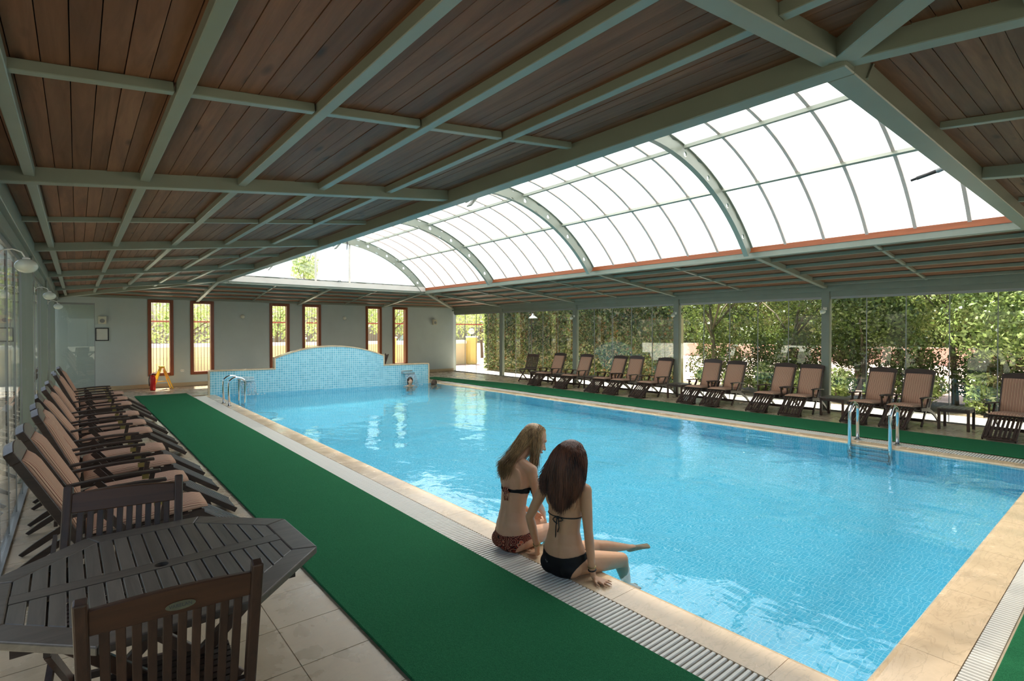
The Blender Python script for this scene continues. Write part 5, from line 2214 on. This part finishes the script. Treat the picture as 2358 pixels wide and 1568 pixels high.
def bangle(c, d, r, t, m, nm):
    a = d.orthogonal().normalized()
    b = d.cross(a)
    ring_ = [c + (a * math.cos(2 * math.pi * k / 20) + b * math.sin(2 * math.pi * k / 20)) * r for k in range(21)]
    MB().tube(ring_, t, 6).build(nm, m, g2.root, smooth=True)


bangle(wrR.lerp(elR, 0.02), dv, 0.0235, 0.0045, 'swim_black', 'bracelet')
bangle(wrR.lerp(elR, 0.10), dv, 0.0245, 0.0028, 'brass', 'bracelet')
dv2 = (wrL - elL).normalized()
bangle(wrL.lerp(elL, 0.04), dv2, 0.0240, 0.0030, 'brass', 'bracelet')
for q in (-1, 1):
    MB().ball(pt2(0.0700, q * 0.030, 0.000), 0.0095, 12, 8).build('eye', 'eye_white', g2.root, smooth=True)
    MB().ball(pt2(0.0765, q * 0.0305, -0.001), 0.0048, 10, 6).build('iris', 'iris', g2.root, smooth=True)


def hair2(rg):
    # root on the upper and rear scalp
    while True:
        a, e = rg.uniform(-math.pi, math.pi), rg.uniform(-0.25, 1.0)
        d = Vector((math.cos(a) * math.sqrt(max(0, 1 - e * e)), math.sin(a) * math.sqrt(max(0, 1 - e * e)), e))
        if d.x < 0.45 - 0.2 * (1 - e) or e > 0.62:
            break
    root = hc + Vector((-0.010 + d.x * 0.094, d.y * 0.077, 0.027 + d.z * 0.090))
    side = max(-1, min(1, d.y * 1.3 + rg.gauss(0, 0.14)))
    tipy = side * 0.116 - 0.036 + rg.gauss(0, 0.012)
    depth = g2.at(-0.105, 0, 0.5).x - 0.022 * math.cos(tipy / 0.14 * 1.4) + rg.uniform(-0.012, 0.012)
    tipz = 0.452 + 0.135 * min(1.3, abs((tipy + 0.034) / 0.120)) ** 1.6 + rg.gauss(0, 0.016)
    tip = Vector((depth + 0.35 * abs(tipy) ** 1.2 - 0.010, tipy + (0.055 * rg.random() if tipy > 0.055 else 0.0), tipz))
    p1 = root + Vector((d.x * 0.055 - 0.03 * max(0, e), d.y * 0.062, 0.02 + 0.01 * e))
    p2 = Vector((min(depth + 0.02, hc.x - 0.085), side * 0.155 - 0.038, 0.645 + rg.uniform(-0.03, 0.03)))
    return root, p1, p2, tip


h2 = strands('hair', 'hair_brown', g2.root, hair2, 3200, 5, 0.0026, 10)
mb = MB()
mb.ball(hc + Vector((-0.016, 0, 0.034)), (0.094, 0.080, 0.088), 24, 14)
mb.build('hair_base', 'hair_brown', g2.root, smooth=True)

# ------------------------------------------------------------------ woman with wet blond hair and patterned bikini, beyond
g1 = Figure('person', 'woman with wet blond hair and patterned bikini sitting beyond the brown-haired woman', (2.478, 3.005, 0.003), math.radians(6), 1.03, 0.02, 0.12, 0.92)
g1.torso()
mb = g1.mb
for q in (-1, 1):
    mb.ball(g1.at(-0.045, q * 0.068, 0.066), (0.074, 0.074, 0.066), 18, 10)
    mb.ball(g1.at(0.070, q * 0.058, 0.455), (0.046, 0.050, 0.050), 16, 10)
    mb.ball(g1.at(-0.054, q * 0.058, 0.500), (0.016, 0.052, 0.085), 14, 8)
shR, shL = g1.at(0.010, -0.138, 0.570), g1.at(0.010, 0.138, 0.570)
limb(mb, [g1.at(0.0, -0.06, 0.598), shR], [0.044, 0.042])
limb(mb, [g1.at(0.0, 0.06, 0.598), shL], [0.044, 0.042])
nk = g1.at(0.080, -0.016, 0.690)
limb(mb, [g1.at(0.0, 0, 0.585), g1.at(0.030, -0.004, 0.640), nk], [0.048, 0.043, 0.041])
hc1 = g1.at(0.130, -0.030, 0.752)
hf, hu = Vector((0.76, -0.50, -0.46)), Vector((0.46, -0.14, 0.88))
pt1 = head_shapes(mb, hc1, hf, hu)
hfn = hf.normalized()
hlat = hu.normalized().cross(hfn).normalized()
hup = hfn.cross(hlat).normalized()
if hup.z < 0:
    hup = -hup
rot1 = lambda v: g1.w2l(Vector(v) + g1.loc)
# right arm forward, forearm across the lap
elR = g1.at(0.085, -0.150, 0.330)
wrR1 = g1.at(0.255, -0.055, 0.205)
limb(mb, [shR, shR.lerp(elR, 0.5), elR, elR.lerp(wrR1, 0.35), wrR1], [0.039, 0.035, 0.029, 0.029, 0.020])
hand(mb, wrR1 + (wrR1 - elR).normalized() * 0.012, (wrR1 - elR), (0.35, 0.3, 0.75), (0.4, -0.6, 0.5), 0.86, 0.45, 0.12)
elL = g1.at(0.080, 0.165, 0.320)
wrL1 = g1.at(0.250, 0.085, 0.185)
limb(mb, [shL, shL.lerp(elL, 0.5), elL, elL.lerp(wrL1, 0.35), wrL1], [0.039, 0.035, 0.029, 0.029, 0.020])
hand(mb, wrL1 + (wrL1 - elL).normalized() * 0.012, (wrL1 - elL), (0.3, -0.4, 0.7), (0.4, 0.6, 0.5), 0.86, 0.45, 0.12)
hpR, hpL = g1.at(0.015, -0.074, 0.076), g1.at(0.015, 0.074, 0.076)
knR, knL = g1.at(0.405, -0.085, 0.060), g1.at(0.405, 0.090, 0.060)
anR, anL = g1.at(0.455, -0.090, -0.300), g1.at(0.470, 0.085, -0.300)
for a_, b_, c_ in ((hpR, knR, anR), (hpL, knL, anL)):
    limb(mb, [a_, a_.lerp(b_, 0.5), b_], [0.078, 0.064, 0.048], 18)
    limb(mb, [b_, b_.lerp(c_, 0.3), c_], [0.046, 0.047, 0.028], 16)
    foot(mb, c_, (0.9, 0, -0.4), (0.35, 0, 0.9))
body1 = skin_mesh(mb, 'body', 'skin_b', g1.root)


def g1_bottom(p):
    p = p / 1.03
    if p.z > 0.140 - 0.020 * math.cos(p.y / 0.15 * 1.5) or p.x > 0.13:
        return False
    ay = abs(p.y)
    if p.x < 0.055:
        return p.z > (ay - 0.090) * 1.65
    return ay < 0.045 + 1.1 * max(0, p.z - 0.05)


cloth_from(body1, 'bikini_bottom', 'swim_print', g1.root, g1_bottom)


def g1_band(p):
    p = p / 1.03
    ax = g1.axis(p.z)
    if abs(p.y) > 0.14 or p.z < 0.36 or p.z > 0.52 or (abs(p.y) > 0.128 and p.z > 0.47):
        return False
    x = p.x - ax
    if x > 0.05:
        return 0.405 < p.z < 0.525 and abs(abs(p.y) - 0.06) < 0.055
    w = 0.008 + 0.016 * min(1.0, max(0.0, (x + 0.09) / 0.12))
    return abs(p.z - 0.428) < w


cloth_from(body1, 'bikini_top', 'swim_black', g1.root, g1_band)
mb = MB()
kx = torso_ring(g1, 0.428)[20]
mb.ball((kx.x - 0.008, kx.y, kx.z), (0.012, 0.020, 0.014), 10, 6)
rk = random.Random(4)
for k in range(7):
    a = rk.uniform(0, 6.28)
    mb.tube([(kx.x - 0.008, kx.y, kx.z), (kx.x - 0.016, kx.y + math.cos(a) * 0.022, kx.z + math.sin(a) * 0.022), (kx.x - 0.010, kx.y + math.cos(a + 0.8) * 0.034, kx.z + math.sin(a + 0.8) * 0.03 - 0.01)], 0.0050, 6)
for q in (-1, 1):
    mb.tube([(kx.x - 0.010, kx.y + q * 0.006, kx.z), (kx.x - 0.012, kx.y + q * 0.014, kx.z - 0.04), (kx.x - 0.006, kx.y + q * 0.012, kx.z - 0.075)], 0.0055, 6)
mb.build('bikini_knot', 'swim_print', g1.root, smooth=True)
for q in (-1, 1):
    MB().ball(pt1(0.0700, q * 0.030, 0.000), 0.0095, 12, 8).build('eye', 'eye_white', g1.root, smooth=True)
    MB().ball(pt1(0.0765, q * 0.0305, -0.001), 0.0048, 10, 6).build('iris', 'iris', g1.root, smooth=True)
MB().ball(pt1(0.090, 0, -0.066), (0.006, 0.015, 0.006), 10, 6).build('lips', 'lip', g1.root, smooth=True)


def hair1(rg):
    while True:
        a, e = rg.uniform(-math.pi, math.pi), rg.uniform(-0.2, 1.0)
        c_ = math.sqrt(max(0, 1 - e * e))
        x, y = math.cos(a) * c_, math.sin(a) * c_
        if x < 0.12 or e > 0.84:
            break
    n_ = hfn * x + hlat * y + hup * e
    root = hc1 - hfn * 0.010 + hup * 0.026 + hfn * (x * 0.094) + hlat * (y * 0.077) + hup * (e * 0.091)
    pick = rg.random()
    if pick < 0.66:      # down the back, swept to her left shoulder
        ty = 0.048 + rg.gauss(0, 0.030)
        tz = (0.560 + rg.gauss(0, 0.030)) * 1.03
        tip = Vector((g1.at(-0.100, 0, 0.53).x + rg.uniform(-0.016, 0.012) + 0.2 * max(0, ty - 0.06), ty, tz))
        p1 = root + n_ * 0.020 + Vector((-0.018, 0.004, 0.0))
        p2 = Vector((g1.at(-0.030, 0, 0.6).x + rg.uniform(-0.012, 0.022), ty * 0.5, 0.675 + rg.uniform(-0.02, 0.02)))
    else:                # strands falling beside the face to the right shoulder and chest
        ty = -0.100 + rg.gauss(0, 0.020)
        tip = Vector((g1.at(0.060, 0, 0.58).x + rg.gauss(0, 0.026), ty, 0.600 + rg.gauss(0, 0.028)))
        p1 = root + n_ * 0.022 + Vector((0.0, -0.012, -0.01))
        p2 = Vector((hc1.x - 0.052 + rg.gauss(0, 0.016), -0.108 + rg.gauss(0, 0.008), 0.700))
    return root, p1, p2, tip


strands('hair', 'hair_blond', g1.root, hair1, 2000, 9, 0.0024, 10)
mb = MB()
lst = []
cb_ = hc1 - hfn * 0.024 + hup * 0.030
for i in range(1, 14):
    a = math.pi * i / 14
    lst.append((cb_ - hup * 0.086 * math.cos(a), hlat * 0.0785 * math.sin(a), hfn * 0.090 * math.sin(a)))
rings(mb, lst, 22)
mb.build('hair_base', 'hair_blond', g1.root, smooth=True)


# ------------------------------------------------------------------ bathers at the far end
def bather(x, y, psi, zw, label, hair_m, seed, turn):
    f = Figure('person', label, (x, y, zw), psi, 0.95, 0.06, 0.0)
    f.root['group'] = 'bathers in the water'
    f.torso()
    m_ = f.mb
    for q in (-1, 1):
        sh = f.at(0.0, q * 0.150, 0.565)
        limb(m_, [f.at(0, q * 0.06, 0.595), sh], [0.045, 0.043])
        el = f.at(0.12, q * 0.20, 0.36)
        wr = f.at(0.32, q * 0.13, 0.33)
        limb(m_, [sh, el, wr], [0.042, 0.031, 0.022])
        hand(m_, wr, (1, -q * 0.3, 0), (0, -q, 0.3), (0, 0, 1), 0.86, 0.25, 0.15)
        hp, kn, an_ = f.at(0.0, q * 0.078, 0.07), f.at(0.28, q * 0.09, -0.20), f.at(0.05, q * 0.09, -0.50)
        limb(m_, [hp, hp.lerp(kn, 0.5), kn], [0.080, 0.066, 0.048])
        limb(m_, [kn, kn.lerp(an_, 0.3), an_], [0.046, 0.047, 0.028])
        foot(m_, an_, (0.9, 0, -0.3), (0.3, 0, 1))
    limb(m_, [f.at(-0.004, 0, 0.585), f.at(0.012, 0, 0.690)], [0.050, 0.045])
    c_ = f.at(0.030, 0, 0.765)
    fw = Vector((math.cos(turn), math.sin(turn), -0.05))
    p_ = head_shapes(m_, c_, fw, (0, 0, 1), 0.95)
    skin_mesh(m_, 'body', 'skin_b', f.root, 0.008, 5)
    for q in (-1, 1):
        MB().ball(p_(0.072, q * 0.030, 0.000), 0.0115, 10, 6).build('eye', 'eye_white', f.root, smooth=True)
        MB().ball(p_(0.081, q * 0.031, 0.000), 0.0055, 8, 5).build('iris', 'iris', f.root, smooth=True)
    fn = Vector((fw.x, fw.y, 0)).normalized()
    ln = Vector((-fn.y, fn.x, 0))

    def hr(rg):
        while True:
            a, e = rg.uniform(-math.pi, math.pi), rg.uniform(-0.3, 1.0)
            q = math.sqrt(max(0, 1 - e * e))
            x_, y_ = math.cos(a) * q, math.sin(a) * q
            if x_ < 0.30 or e > 0.8:
                break
        n_ = fn * x_ + ln * y_ + Vector((0, 0, e))
        rt = c_ + Vector((0, 0, 0.026)) - fn * 0.01 + fn * x_ * 0.092 + ln * y_ * 0.076 + Vector((0, 0, e * 0.088))
        tp = c_ - fn * (0.085 + rg.uniform(0, 0.02)) + ln * (y_ * 0.06) + Vector((0, 0, -0.13 + rg.uniform(-0.02, 0.02)))
        return rt, rt + n_ * 0.02 - fn * 0.03, tp + Vector((0, 0, 0.08)) - fn * 0.01, tp
    strands('hair', hair_m, f.root, hr, 420, seed, 0.006, 7)
    MB().ball(c_ + Vector((0, 0, 0.034)) - fn * 0.018, (0.090, 0.079, 0.086), 18, 10).build('hair_base', hair_m, f.root, smooth=True)
    return f


bather(8.34, 13.90, math.radians(35), -0.71, 'bather up to the neck in the water at the right end of the fountain wall', 'hair_dark', 31, 0.0)
bather(7.62, 14.05, math.radians(-110), -0.60, 'bather standing under the right water spout of the fountain', 'hair_dark', 32, 0.0)
